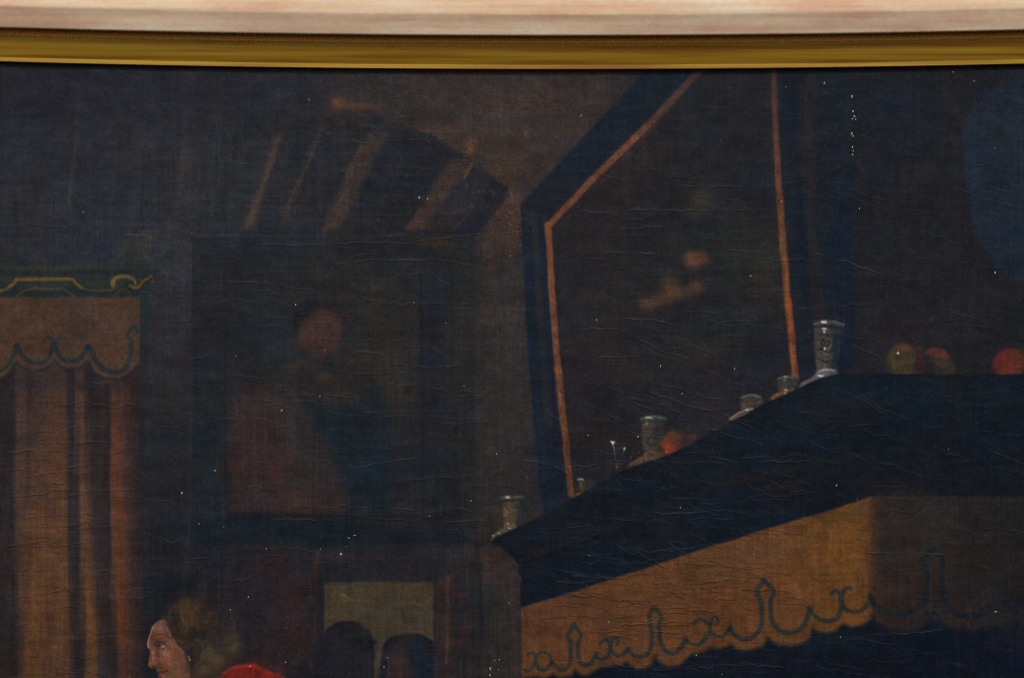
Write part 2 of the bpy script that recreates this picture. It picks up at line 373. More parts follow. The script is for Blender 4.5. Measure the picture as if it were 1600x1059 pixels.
# ------------------------------------------------------------------ 5. overmantel mirror
mir = motif("painted_mirror", "tall slanting mirror in a dark frame with an orange inner line")
mir_pts = [(1030, 60), (1003, 120), (940, 186), (870, 258), (814, 320), (814, 345), (820, 440), (830, 600), (840, 700), (848, 812), (1000, 800), (1290, 640), (1345, 600), (1340, 300), (1336, 60)]
poly(mir_pts, (29, 33, 43), 2.2, 1, label=mir)
glass = [(1110, 60), (1090, 112), (990, 205), (858, 352), (852, 372), (860, 440), (869, 560), (880, 660), (895, 780), (1000, 790), (1244, 600), (1236, 500), (1224, 380), (1216, 250), (1210, 60)]
sl, m = poly(glass, (36, 34, 40), 4, .95)
G = full(sl, m)
for x, y, rx, ry, col, a in [
    (1100, 170, 90, 60, (32, 34, 42), .8), (1170, 220, 50, 90, (31, 34, 44), .6), (960, 320, 50, 60, (38, 35, 40), .7), (1010, 250, 30, 60, (42, 37, 41), .6), (1095, 314, 20, 19, (62, 57, 48), .85),
    (1080, 332, 10, 8, (58, 48, 40), .6), (1086, 403, 26, 18, (44, 38, 38), .5), (1150, 400, 50, 50, (37, 42, 42), .7), (1200, 410, 22, 50, (46, 48, 44), .6), (1060, 380, 30, 14, (44, 43, 42), .5),
    (930, 430, 60, 60, (39, 35, 41), .6), (1000, 420, 50, 30, (36, 39, 42), .6), (1000, 560, 70, 50, (36, 34, 40), .6), (1090, 540, 70, 30, (40, 41, 42), .6), (1180, 560, 40, 60, (30, 34, 45), .7),
    (920, 600, 30, 80, (40, 33, 38), .7), (960, 660, 60, 50, (36, 32, 37), .7), (1100, 620, 70, 50, (39, 36, 43), .7), (920, 470, 30, 20, (44, 42, 40), .4), (1130, 500, 50, 30, (38, 40, 44), .6),
    (1200, 300, 22, 60, (30, 34, 44), .6), (940, 500, 40, 40, (39, 37, 42), .6), (1000, 590, 40, 16, (50, 42, 40), .5)]:
    splat(x, y, rx, ry, col, a, clip=G)
# reflected figure, barely there
poly([(1068, 400), (1074, 393), (1088, 391), (1102, 396), (1108, 408), (1098, 414), (1084, 417), (1070, 414)], (98, 62, 49), 8, .8)
splat(1108, 410, 6, 4, (66, 44, 42), .5)
poly([(1032, 438), (1048, 432), (1062, 442), (1066, 450), (1082, 440), (1098, 440), (1098, 455), (1068, 466), (1030, 480), (1002, 482), (1000, 470), (1026, 462), (1036, 454)], (76, 56, 46), 9, .68)
splat(1048, 459, 18, 8, (84, 62, 42), .5); splat(1088, 447, 12, 8, (88, 58, 48), .5); splat(1010, 476, 14, 8, (70, 52, 48), .5)
for q in [(1112, 372, 1120, 390), (960, 300, 955, 360), (985, 210, 975, 300)]:
    stroke([q[:2], q[2:]], 10, (48, 40, 42), 5, .35)
# frame rails
poly([(1003, 116), (1068, 116), (978, 205), (870, 318), (848, 345), (817, 345), (815, 320), (880, 250)], (26, 33, 47), 3, .85)
poly([(815, 330), (846, 330), (862, 560), (884, 790), (850, 800), (838, 690), (825, 500)], (27, 32, 44), 3, .9)
stroke([(834, 340), (842, 460), (850, 580), (858, 660)], (11, 12), (41, 40, 45), 3, .6)
stroke([(851, 360), (858, 480), (864, 560)], 5, (20, 34, 52), 2.5, .8)
stroke([(818, 350), (826, 520), (838, 680), (848, 780)], 5, (22, 33, 49), 2.5, .8)
stroke([(818, 332), (850, 338), (852, 346)], 6, (44, 41, 44), 3, .5)
orange = (118, 70, 50)
stroke([(1096, 108), (1070, 136), (1030, 178), (990, 218)], (11, 11), (108, 70, 58), 2.4, .85, .15, dry=.25, fade=(.45, 1))
stroke([(992, 216), (940, 266), (890, 318), (858, 352)], (11, 9), (116, 71, 54), 2.4, .9, .15, dry=.2)
stroke([(856, 352), (860, 420), (866, 500), (872, 580)], (10, 10), orange, 2.0, .9, .15, dry=.2)
stroke([(872, 575), (878, 640), (886, 710), (892, 772)], (12, 9), (114, 66, 44), 2.0, .9, .15, dry=.3)
stroke([(870, 560), (876, 630)], 4, (134, 86, 64), 1.8, .5)
stroke([(1062, 155), (1000, 222), (940, 284)], 6, (60, 46, 46), 3, .4)
# right rail and jamb
poly([(1214, 60), (1338, 60), (1338, 400), (1336, 580), (1250, 600), (1240, 480), (1226, 250)], (27, 32, 44), 4, .8, label=mir)
stroke([(1262, 130), (1266, 330), (1278, 480), (1284, 500)], (22, 16), (38, 35, 40), 5, .75)
stroke([(1316, 300), (1318, 420), (1322, 555)], (20, 28), (23, 30, 47), 5, .85)
stroke([(1238, 140), (1252, 330), (1262, 500)], 7, (23, 29, 43), 4, .7)
stroke([(1209, 108), (1212, 200), (1219, 320)], (8, 10), (108, 65, 52), 3, .85, .15, fade=(.5, 1))
stroke([(1218, 310), (1224, 390), (1232, 480)], (10, 10), (112, 66, 48), 3, .9, .15)
stroke([(1231, 470), (1237, 530), (1243, 592)], (11, 10), (122, 68, 44), 2.6, .9, .15)
stroke([(1226, 400), (1234, 500), (1240, 585)], 2, (138, 82, 54), 1.2, .5)

# ------------------------------------------------------------------ 6. shadowed chimney breast, slate blue patch at the right
chim = motif("painted_chimney_breast", "brown black chimney breast above the mantel shelf")
poly([(1338, 60), (1830, 60), (1830, 590), (1310, 590), (1338, 560)], (32, 32, 37), 5, .95, label=chim)
for x, y, rx, ry, col, a in [(1400, 180, 60, 80, (27, 33, 45), .8), (1370, 330, 30, 90, (28, 31, 40), .7), (1450, 260, 50, 80, (33, 32, 36), .7), (1480, 430, 70, 70, (34, 34, 38), .7), (1380, 500, 40, 60, (36, 33, 37), .6),
                             (1560, 520, 60, 50, (31, 30, 33), .8), (1500, 140, 40, 30, (35, 34, 37), .7), (1460, 520, 80, 40, (37, 35, 39), .6), (1420, 400, 40, 50, (36, 35, 38), .5), (1700, 400, 100, 150, (30, 31, 37), .7)]:
    splat(x, y, rx, ry, col, a)
blue_patch = motif("painted_blue_patch", "slate blue patch in the upper right corner")
poly([(1640, 60), (1830, 60), (1830, 520), (1640, 455), (1590, 440), (1562, 425), (1546, 400), (1528, 368), (1514, 320), (1508, 260), (1502, 215), (1512, 175), (1540, 145), (1575, 128), (1600, 112)], (32, 40, 52), 6, .95, label=blue_patch)
for x, y, rx, ry, col, a in [(1575, 220, 40, 50, (33, 42, 53), .8), (1590, 350, 30, 60, (29, 36, 47), .7), (1535, 300, 20, 60, (30, 37, 48), .6), (1580, 420, 30, 16, (24, 31, 47), .6), (1560, 290, 16, 40, (24, 32, 46), .5)]:
    splat(x, y, rx, ry, col, a)

# ------------------------------------------------------------------ 7. mantel shelf
man = motif("painted_mantel_shelf", "broad navy mantel shelf running up to the right")
top_edge = [(766, 846), (776, 838), (800, 827), (850, 804), (887, 782), (975, 733), (1037, 713), (1075, 697), (1150, 655), (1200, 627), (1250, 605), (1285, 589), (1306, 585), (1830, 583)]
bot_edge = [(1830, 777), (1362, 775), (1300, 797), (1200, 826), (1125, 850), (1005, 889), (900, 923), (814, 947), (812, 915), (816, 902), (808, 892), (811, 882), (798, 868)]
MSL, MM = poly(top_edge + bot_edge, (22, 28, 41), 2.0, 1, label=man)
M = full(MSL, MM)
for x, y, rx, ry, col, a in [(1380, 615, 120, 26, (25, 35, 50), .8), (1180, 680, 90, 30, (23, 32, 47), .7), (1000, 760, 90, 30, (23, 30, 45), .7), (880, 830, 60, 30, (24, 31, 46), .7), (1500, 690, 110, 50, (22, 28, 41), .7),
                             (1250, 760, 110, 26, (22, 26, 37), .7), (1090, 800, 90, 24, (25, 31, 45), .6), (940, 880, 80, 24, (21, 27, 42), .7), (1560, 620, 60, 30, (23, 32, 46), .6), (1270, 640, 50, 30, (28, 34, 48), .6),
                             (1180, 740, 70, 20, (30, 31, 38), .4), (1040, 840, 60, 16, (30, 32, 40), .4)]:
    splat(x, y, rx, ry, col, a, clip=M)
stroke([(830, 868), (1000, 800), (1180, 742), (1360, 710)], (8, 12), (34, 32, 36), 5, .5)
stroke([(1200, 768), (1330, 728)], 10, (38, 33, 34), 5, .5)
stroke([(812, 882), (900, 852), (1010, 812)], 4, (18, 22, 32), 3, .6)
stroke([(1310, 586), (1600, 584)], 3, (20, 24, 34), 1.8, .5)
poly([(780, 852), (812, 884), (806, 895), (814, 903), (810, 946), (795, 946), (750, 870)], (54, 44, 40), 4, .6)

# ------------------------------------------------------------------ 8. mantel cloth
cloth = motif("painted_mantel_cloth", "ochre mantel cloth with a dark teal scroll border")
low = zoom([(85, 900), (200, 880), (260, 897), (310, 885), (345, 860), (380, 885), (440, 890), (500, 870), (530, 828), (560, 860), (620, 880), (680, 850), (710, 822), (760, 815), (830, 800), (910, 790), (970, 762), (990, 790), (1040, 825), (1110, 815), (1160, 780), (1195, 712), (1230, 770), (1300, 800), (1390, 790), (1450, 740), (1490, 697), (1548, 690)], 5.333, 800, 890)
low += zoom([(50, 840), (100, 797), (150, 812), (220, 805), (285, 777), (320, 815), (390, 835), (470, 820), (540, 790), (582, 718), (620, 752), (680, 780), (780, 787), (870, 770), (930, 722), (955, 652), (1000, 672), (1080, 682), (1150, 657), (1210, 602), (1270, 632), (1350, 622), (1410, 592), (1455, 545)], 5.32, 1090, 860)
front = [(815, 949), (900, 923), (1005, 889), (1125, 849), (1200, 826), (1300, 796), (1362, 775)]
dark_low = zoom([(130, 740), (200, 825), (320, 885), (450, 905), (550, 875), (660, 830), (740, 725), (800, 800), (900, 860), (1050, 890), (1200, 880), (1320, 860), (1600, 830)], 6.154, 1340, 840)
# dark underside first, cloth over it
under = motif("painted_hearth", "blue black shadow under the mantel cloth")
poly([(808, 1062), (900, 1040), (1090, 1005), (1360, 955), (1600, 960), (1830, 960), (1830, 1330), (740, 1330), (800, 1100)], (19, 24, 35), 8, 1, label=under)
for x, y, rx, ry, col, a in [(1150, 1040, 120, 30, (22, 27, 39), .7), (1450, 1020, 120, 40, (20, 23, 34), .7), (1560, 1000, 60, 30, (22, 26, 42), .6), (1300, 1000, 60, 24, (26, 31, 38), .6)]:
    splat(x, y, rx, ry, col, a)
CSL, cm = poly(front + [(1363, 800), (1364, 962)] + low[::-1], (100, 67, 40), 2.4, 1, label=cloth)
CL = full(CSL, cm)
for x, y, rx, ry, col, a in [(850, 1000, 70, 40, (92, 62, 42), .7), (870, 950, 80, 24, (88, 60, 46), .6), (1000, 940, 120, 40, (98, 67, 42), .6), (1120, 890, 80, 26, (104, 74, 46), .7), (1250, 860, 90, 60, (110, 76, 40), .8), (1330, 860, 50, 90, (116, 79, 36), .8),
                             (1330, 790, 40, 16, (116, 82, 46), .6), (1180, 860, 40, 20, (106, 80, 60), .5), (1300, 960, 60, 24, (106, 72, 34), .6), (1150, 980, 90, 24, (98, 66, 38), .5), (1050, 1030, 60, 14, (98, 64, 38), .6), (960, 880, 50, 20, (100, 66, 42), .5)]:
    splat(x, y, rx, ry, col, a, clip=CL)
sdark = motif("painted_cloth_return", "shaded brown return of the mantel cloth at the right")
poly([(1363, 777), (1600, 776), (1830, 778), (1830, 968)] + dark_low[::-1] + [(1363, 958)], (45, 38, 38), 4, 1, label=sdark)
for x, y, rx, ry, col, a in [(1420, 800, 60, 40, (50, 45, 45), .7), (1400, 900, 50, 50, (54, 42, 38), .7), (1480, 870, 60, 60, (48, 41, 38), .6), (1560, 860, 60, 80, (37, 34, 35), .8), (1600, 940, 60, 30, (29, 29, 35), .8), (1440, 960, 60, 14, (48, 37, 36), .6), (1370, 860, 7, 70, (66, 48, 36), .6), (1540, 800, 50, 20, (40, 36, 37), .7), (1700, 870, 80, 80, (30, 29, 32), .8)]:
    splat(x, y, rx, ry, col, a)
sl, m = polymask([(1357, 778), (1369, 778), (1370, 950), (1357, 940)], 5)
blend(sl, m * .45, (82, 58, 38))
def z3(p): return zoom(p, 5.333, 800, 890)
def z4(p): return zoom(p, 5.32, 1090, 860)
def z5(p): return zoom(p, 6.154, 1340, 840)
tl = (43, 52, 50)
lines = [
    (z3([(95, 830), (135, 838), (170, 800), (190, 760), (200, 720)]), 4.5), (z3([(198, 725), (178, 694), (152, 690), (132, 706)]), 3.5), (z3([(200, 720), (220, 692), (250, 683), (290, 690), (318, 712)]), 3.5),
    (z3([(200, 765), (215, 805), (250, 830), (290, 815), (335, 762)]), 5), (z3([(335, 762), (362, 792), (400, 825), (440, 825), (475, 795), (490, 740), (490, 640), (482, 585), (466, 548), (487, 500), (517, 455)]), 5),
    (z3([(517, 455), (548, 498), (574, 540), (560, 580), (549, 612), (550, 680), (560, 740), (585, 780), (625, 795), (665, 772), (695, 718)]), 5), (z3([(695, 718), (712, 735), (750, 745), (790, 730), (815, 690), (824, 640)]), 4.5),
    (z3([(822, 640), (805, 592), (775, 582), (742, 606)]), 4), (z3([(825, 635), (840, 582), (865, 562), (885, 585), (880, 618)]), 4), (z3([(820, 655), (845, 695), (890, 715), (935, 695), (972, 655)]), 4.5),
    (z3([(972, 655), (992, 690), (1030, 715), (1080, 720), (1130, 695), (1160, 640), (1166, 560), (1160, 480), (1150, 430), (1144, 382), (1165, 345), (1190, 312)]), 5.5),
    (z3([(1190, 312), (1228, 358), (1246, 400), (1226, 450), (1235, 560), (1250, 620), (1280, 670), (1330, 690), (1385, 670), (1420, 620), (1442, 575)]), 5.5), (z3([(1442, 575), (1468, 602), (1510, 620), (1560, 615), (1590, 590), (1612, 540)]), 4.5),
    (z4([(98, 640), (82, 600), (55, 580), (10, 568), (-35, 600)]), 4.5), (z4([(98, 630), (115, 568), (150, 555), (170, 575), (158, 602)]), 4), (z4([(95, 645), (110, 690), (150, 710), (210, 710), (245, 680), (268, 632)]), 4.5),
    (z4([(30, 762), (70, 728), (92, 670), (97, 630)]), 4.5),
    (z4([(268, 632), (292, 680), (330, 720), (400, 735), (460, 715), (510, 660), (532, 600), (532, 500), (530, 420), (500, 370), (502, 325), (525, 285), (554, 245)]), 6), (z4([(554, 245), (600, 290), (638, 345), (616, 390), (605, 430), (615, 560), (635, 620), (680, 660), (750, 680), (830, 665), (880, 620), (910, 560), (932, 482)]), 6),
    (z4([(932, 482), (962, 530), (1010, 570), (1080, 585), (1150, 560), (1188, 500), (1200, 430), (1192, 390)]), 5.5), (z4([(1195, 410), (1178, 352), (1142, 332), (1110, 355)]), 4.5), (z4([(1198, 405), (1213, 335), (1242, 307), (1274, 312)]), 4.5),
    (z4([(1202, 420), (1230, 480), (1280, 500), (1340, 500), (1390, 470), (1420, 420), (1442, 375)]), 5)]
for q, w in lines:
    stroke(smooth(q), (w * 1.15, w * 1.45), tl, 1.5, .92, thick=.2, dry=.15)
for x, y in [(862, 1033), (932, 1023), (981, 1015), (1072, 1001), (1141, 981), (1265, 955)]:
    dab(x, y, 3, 4.5, (36, 48, 48), .8)
for q, w in [(z5([(125, 555), (160, 630), (220, 690), (310, 730), (420, 745), (530, 710), (600, 660), (650, 590), (670, 500), (670, 380), (662, 285), (620, 230), (628, 200), (722, 118)]), 8),
             (z5([(722, 118), (800, 180), (812, 250), (808, 400), (815, 520), (840, 610), (900, 690), (1000, 745), (1120, 750), (1230, 715), (1320, 640), (1400, 580)]), 9), (z5([(1400, 580), (1450, 610), (1600, 680)]), 8)]:
    stroke(smooth(q), w, (30, 36, 43), 2.4, .85)
stroke(smooth(low), 4, (40, 42, 40), 2.6, .6)
stroke(smooth(dark_low), 5, (28, 30, 36), 3, .6)
stroke(zoom([(1040, 700), (1075, 670), (1095, 700), (1080, 730), (1105, 775)], 6.154, 1340, 840), 2, (66, 60, 52), 1.2, .6)

# ------------------------------------------------------------------ 9. doorway with two visitors behind
door = motif("painted_doorway", "dim doorway with a pale yellow wall showing through")
poly([(493, 868), (752, 868), (752, 1330), (380, 1330), (420, 1100)], (38, 35, 39), 8, .6, label=door)
poly([(497, 896), (690, 894), (690, 1330), (497, 1330)], (33, 33, 40), 4, .75, label=door)
DSL, dm = poly([(507, 909), (677, 909), (678, 1330), (505, 1330)], (64, 55, 43), 2.8, .95)
D = full(DSL, dm)
for x, y, rx, ry, col, a in [(560, 925, 50, 14, (68, 58, 44), .7), (620, 925, 50, 14, (60, 55, 49), .7), (540, 955, 30, 24, (70, 60, 46), .7), (600, 965, 40, 20, (68, 60, 50), .6), (655, 960, 24, 24, (62, 57, 53), .7), (590, 1010, 14, 40, (64, 54, 44), .6), (650, 925, 30, 12, (62, 54, 42), .6)]:
    splat(x, y, rx, ry, col, a, clip=D)
for q in [[(512, 915), (530, 925), (545, 935), (575, 937), (595, 945)], [(615, 943), (640, 940), (655, 944), (672, 935)]]:
    stroke(smooth(q), 5, (84, 68, 34), 3, .5, dry=.5)
stroke([(532, 926), (545, 934)], 3, (112, 90, 42), 1.8, .6)
cr0 = np.random.default_rng(9)
v1 = motif("painted_visitor", "left dark hooded visitor seen against the pale doorway")
poly(smooth([(488, 1010), (503, 992), (512, 982), (530, 973), (548, 972), (566, 980), (574, 990), (584, 1004), (586, 1030), (584, 1060), (590, 1330), (420, 1330), (462, 1052), (486, 1040)]), (35, 34, 42), 4, .95, label=v1)
splat(540, 1020, 30, 30, (40, 38, 44), .7); splat(575, 1045, 8, 20, (48, 40, 44), .5); splat(480, 1054, 20, 14, (33, 32, 38), .8)
stroke(smooth([(510, 984), (530, 974), (550, 974), (570, 984), (584, 1004)]), 4, (24, 25, 32), 2, .7)
v2 = motif("painted_visitor", "right dark visitor with a blue veil in the doorway")
poly(smooth([(592, 1060), (596, 1020), (604, 1000), (620, 993), (640, 993), (655, 992), (668, 998), (677, 1008), (678, 1060), (680, 1330), (588, 1330)]), (31, 34, 43), 3.6, .95, label=v2)
poly([(636, 1000), (665, 1002), (676, 1012), (677, 1075), (652, 1075), (642, 1040)], (29, 36, 48), 7, .8)
poly([(610, 1012), (625, 1004), (636, 1014), (640, 1035), (650, 1070), (604, 1070), (606, 1040)], (52, 42, 43), 6, .85)
splat(625, 1048, 16, 16, (66, 44, 42), .7); dab(602, 1037, 3, 5, (22, 24, 32), .7, 2)
stroke(smooth([(600, 1012), (610, 998), (630, 993), (655, 993), (674, 1004)]), 5, (23, 26, 34), 2, .7)
for cx, cy, rx, ry, n in [(546, 1012, 40, 40, 60), (640, 1030, 38, 38, 46)]:
    for i in range(n):
        t = cr0.uniform(3.3, 6.1); x = cx + rx * math.cos(t) * cr0.uniform(.9, 1.04); y = cy + ry * math.sin(t) * cr0.uniform(.9, 1.05)
        a = t + 1.57 + cr0.uniform(-.6, .6); l = cr0.uniform(4, 10)
        stroke([(x, y), (x + l * math.cos(a), y + l * math.sin(a))], (3.4, 1.2), (34, 32, 36), 1.8, cr0.uniform(.3, .7))
splat(590, 930, 80, 20, (58, 50, 42), .35); splat(600, 985, 50, 16, (54, 47, 40), .4)
# jambs
stroke([(497, 862), (495, 900)], 8, (70, 46, 36), 3, .5); stroke([(500, 898), (501, 1000)], 7, (30, 31, 40), 2, .7)
poly([(680, 905), (706, 900), (704, 1080), (680, 1080)], (49, 38, 38), 4, .7)
stroke([(700, 900), (700, 960), (698, 1035)], 4, (88, 60, 44), 2.5, .6, dry=.3)
stroke([(731, 880), (730, 930)], 4, (52, 42, 44), 2.5, .6); stroke([(748, 850), (750, 920), (753, 1000)], 7, (29, 31, 37), 3, .7)
stroke([(757, 850), (760, 1059)], 3, (50, 42, 42), 2.5, .4)
splat(722, 929, 7, 4, (86, 42, 38), .5); splat(725, 990, 12, 30, (50, 36, 38), .5); splat(768, 880, 18, 30, (56, 44, 40), .6)
poly([(400, 870), (485, 866), (485, 1059), (400, 1059)], (42, 33, 35), 20, .4); splat(460, 960, 26, 60, (50, 35, 36), .5); splat(400, 940, 40, 60, (34, 33, 39), .6)
stroke([(400, 868), (600, 872), (740, 868)], 4, (46, 40, 40), 3, .4)

# ------------------------------------------------------------------ 10. the man in red
fig = motif("painted_man", "bearded man in profile with long brown hair and red coat")
splat(245, 985, 24, 60, (30, 33, 36), .6)
coat = smooth([(325, 1090), (341, 1059), (351, 1048), (363, 1040.5), (382, 1037), (399, 1036.5), (412, 1042.5), (429, 1050.5), (446, 1058), (462, 1085), (500, 1180), (520, 1330), (200, 1330), (240, 1180), (270, 1110)], 4)
hair = smooth([(257, 966), (268, 946), (285, 935), (306, 933), (326, 944), (344, 962), (362, 982), (374, 1000), (374, 1024), (362, 1040), (346, 1052), (332, 1075), (300, 1082), (289, 1060), (293, 1040), (286, 1016), (275, 1003), (268, 988), (259, 976)], 4)
poly(coat, (108, 34, 27), 2.4, 1, label=fig, thick=.3)
poly(hair, (50, 41, 34), 10, .95, label=fig)
splat(335, 945, 18, 14, (34, 32, 36), .5)
splat(345, 985, 24, 30, (36, 34, 36), .6); splat(360, 1010, 12, 20, (48, 42, 36), .6)
splat(288, 950, 18, 15, (80, 60, 37), .75); splat(298, 972, 17, 18, (70, 54, 37), .65); splat(287, 985, 8, 10, (64, 48, 32), .5); splat(326, 1016, 12, 9, (82, 66, 46), .7); splat(336, 1031, 15, 9, (86, 67, 44), .75); splat(364, 1010, 12, 15, (68, 58, 46), .65); splat(346, 1000, 12, 10, (50, 43, 38), .5)
splat(322, 1047, 24, 9, (82, 65, 45), .7); splat(302, 992, 9, 10, (30, 29, 33), .8); splat(318, 988, 8, 12, (33, 31, 34), .7); splat(300, 1030, 7, 14, (34, 30, 31), .75); splat(312, 1012, 8, 8, (38, 34, 34), .6); splat(276, 966, 8, 12, (44, 34, 28), .5)
hr = np.random.default_rng(5)
def curl(x, y, r, a0, a1, w, col, al):
    q = [(x + r * math.cos(a), y + r * 1.25 * math.sin(a)) for a in np.linspace(a0, a1, 7)]
    stroke(q, (w, w * .5), col, 1.6, al, thick=.1)
for i in range(70):     # loose locks, each a few hairs wide, following the fall of the hair
    x = hr.uniform(270, 362); y = hr.uniform(940, 1050)
    if (x - 310) ** 2 / 52 ** 2 + (y - 995) ** 2 / 58 ** 2 > 1 or (x < 290 and y > 990): continue
    tone = [(82, 62, 38), (66, 51, 36), (52, 42, 34), (30, 28, 30), (32, 30, 32)][hr.integers(0, 5)]
    curl(x, y, hr.uniform(5, 13), hr.uniform(-1.2, .4), hr.uniform(1.0, 2.4), hr.uniform(2.6, 6), tone, hr.uniform(.14, .36) * (1 if x < 335 else .7))
for q, w, col in [([(270, 960), (276, 978), (284, 992), (290, 1006)], 6, (34, 28, 27)), ([(286, 1004), (294, 1012), (298, 1026), (300, 1044)], 5, (36, 31, 30)), ([(300, 980), (308, 990), (306, 1004)], 6, (31, 30, 33)),
                  ([(282, 955), (286, 968), (292, 980), (290, 990)], 2.4, (92, 70, 42)), ([(296, 948), (300, 962), (300, 976)], 2.4, (78, 58, 38)), ([(306, 998), (312, 1002), (316, 1010)], 1.6, (88, 80, 70)), ([(322, 1010), (332, 1016), (336, 1028)], 2, (86, 68, 44)), ([(284, 1000), (290, 1004), (294, 1010)], 3, (72, 54, 38))]:
    stroke(smooth(q, 4), (w, w * .5), col, 1.8, .55)
face = smooth([(259, 967), (248, 969), (240, 977), (235.5, 989), (231.6, 1002), (231.2, 1010), (234.6, 1015.5), (234.6, 1022), (232, 1031), (232.6, 1039), (237.5, 1043.4), (244, 1042.5), (246, 1046), (245, 1049), (247.5, 1052), (246.5, 1055), (251, 1058), (249, 1066), (254, 1078), (268, 1084), (287, 1078), (298, 1060), (297, 1044), (293, 1032), (288, 1019), (279, 1007), (273, 995), (267, 984), (264, 974)], 4)
FSL, fm = poly(face, (112, 76, 62), 1.6, .98, label=fig, thick=.3)
F = full(FSL, fm)
for x, y, rx, ry, col, a in [(250, 978, 10, 8, (120, 85, 70), .75), (243, 977, 5, 6, (134, 101, 85), .5), (258, 977, 5, 7, (98, 68, 55), .6), (262, 990, 8, 8, (110, 74, 58), .6), (240, 1000, 6, 8, (84, 58, 49), .8), (247, 1002, 9, 5, (70, 47, 40), .8), (247, 1008, 8, 5, (64, 44, 40), .75), (270, 1008, 8, 10, (126, 85, 68), .6), (262, 1018, 6, 8, (134, 94, 76), .55),
                             (266, 1034, 13, 10, (132, 77, 57), .75), (283, 1030, 7, 12, (100, 69, 55), .75), (238.5, 1027, 4, 9, (144, 90, 75), .75), (246.5, 1020, 3.2, 9, (88, 52, 43), .8), (236, 1037, 5, 4, (140, 76, 62), .7), (276, 1048, 14, 9, (118, 84, 67), .75), (289, 1046, 5, 12, (94, 66, 52), .6), (251, 1043, 8, 4, (86, 64, 45), .85), (247, 1055, 5, 6, (72, 52, 39), .7), (268, 1060, 14, 9, (102, 80, 58), .7)]:
    splat(x, y, rx, ry, col, a, clip=F)
def lin(pts, w, col, a=.8, fe=.9): stroke(smooth(pts, 4), w, col, fe, a, thick=.15)
for i in range(60):     # loaded-brush modelling in the flesh
    x = hr.uniform(238, 292); y = hr.uniform(972, 1052)
    xi = int(np.searchsorted(us, x)); yi = int(np.searchsorted(vs, y))
    if F[yi, xi] < .9: continue
    base = C[yi, xi]; k = hr.uniform(.82, 1.2); a = hr.uniform(.6, 1.6)
    stroke([(x, y), (x + 4 * math.cos(a), y + 4 * math.sin(a))], (2.2, 1.2), np.clip(base * k, 20, 190), 1.1, .4)
lin([(239, 979), (235.2, 990), (232.2, 1002), (232.4, 1010)], 1.8, (170, 138, 120), .75)
lin([(235.5, 996), (242, 991.5), (250, 989.5), (258, 990), (266, 995)], (2.2, 3.2), (70, 46, 38), .75, 1.3)
lin([(242, 985), (250, 981), (258, 982)], 1.2, (152, 116, 98), .5); lin([(240, 988), (248, 984.5), (256, 986)], 1.2, (94, 64, 52), .5)
lin([(241, 1004.5), (246.5, 1001.5), (254, 1002.5), (261, 1008)], 2.0, (48, 34, 33), .8)
dab(247.5, 1006.4, 3.8, 3, (36, 37, 40), .95, 1.2); dab(254.2, 1009.4, 3, 2.2, (146, 124, 110), .85, 1.3); dab(246.6, 1005.2, .8, .7, (120, 124, 128), .7, .7)
lin([(244, 1011), (250, 1012.8), (257, 1012)], 1.3, (84, 54, 46), .7)
lin([(261.5, 1004), (259, 1014), (254.5, 1023)], 1.5, (158, 122, 102), .6); lin([(254, 1019), (260, 1023), (265, 1018)], 1.1, (148, 110, 92), .5); lin([(258, 1026), (262, 1030), (266, 1026)], 1, (142, 100, 82), .45); lin([(258, 996), (266, 1001), (270, 1008)], 1.2, (140, 102, 84), .5)
lin([(238, 1016), (240, 1024), (237, 1031)], 1.8, (166, 118, 102), .65); lin([(245, 1013), (246.5, 1020), (244.5, 1028)], 1.5, (84, 48, 40), .65)
dab(235.4, 1036.5, 3.2, 3.8, (146, 82, 68), .8, 1.8); dab(234.6, 1034, 1.2, 1.5, (182, 136, 120), .65, 1); dab(243, 1035, 2.8, 2.2, (146, 94, 78), .6, 1.3); dab(240.6, 1041, 3.2, 1.5, (58, 33, 29), .85, 1.1)
lin([(247.5, 1030), (250.5, 1036), (249, 1041)], 1.3, (92, 52, 42), .65)
lin([(246.5, 1051), (251, 1049), (257, 1049.5), (262, 1047)], 2.0, (54, 32, 29), .85); dab(254.5, 1055, 4.6, 2.8, (138, 76, 65), .75, 1.5); lin([(248, 1045.5), (255, 1044), (263, 1047)], 1.8, (98, 76, 52), .65)
for i in range(46):
    x = hr.uniform(246, 292); y = hr.uniform(1055, 1082)
    stroke([(x, y), (x + hr.uniform(-3, 3), y + hr.uniform(3, 7))], (1.4, .8), [(104, 84, 54), (70, 54, 40), (54, 42, 34)][hr.integers(0, 3)], .9, .45)
lin([(294, 1025), (295.5, 1031)], 1.4, (176, 164, 142), .75, .7); lin([(273, 996), (276, 1001)], 1.8, (146, 114, 92), .45)
C[FSL] *= 1 - .11 * fm[..., None] * np.array((.9, 1.0, 1.1), f32)
splat(282, 1036, 10, 16, (92, 65, 51), .5); splat(264, 988, 9, 9, (92, 64, 51), .5)
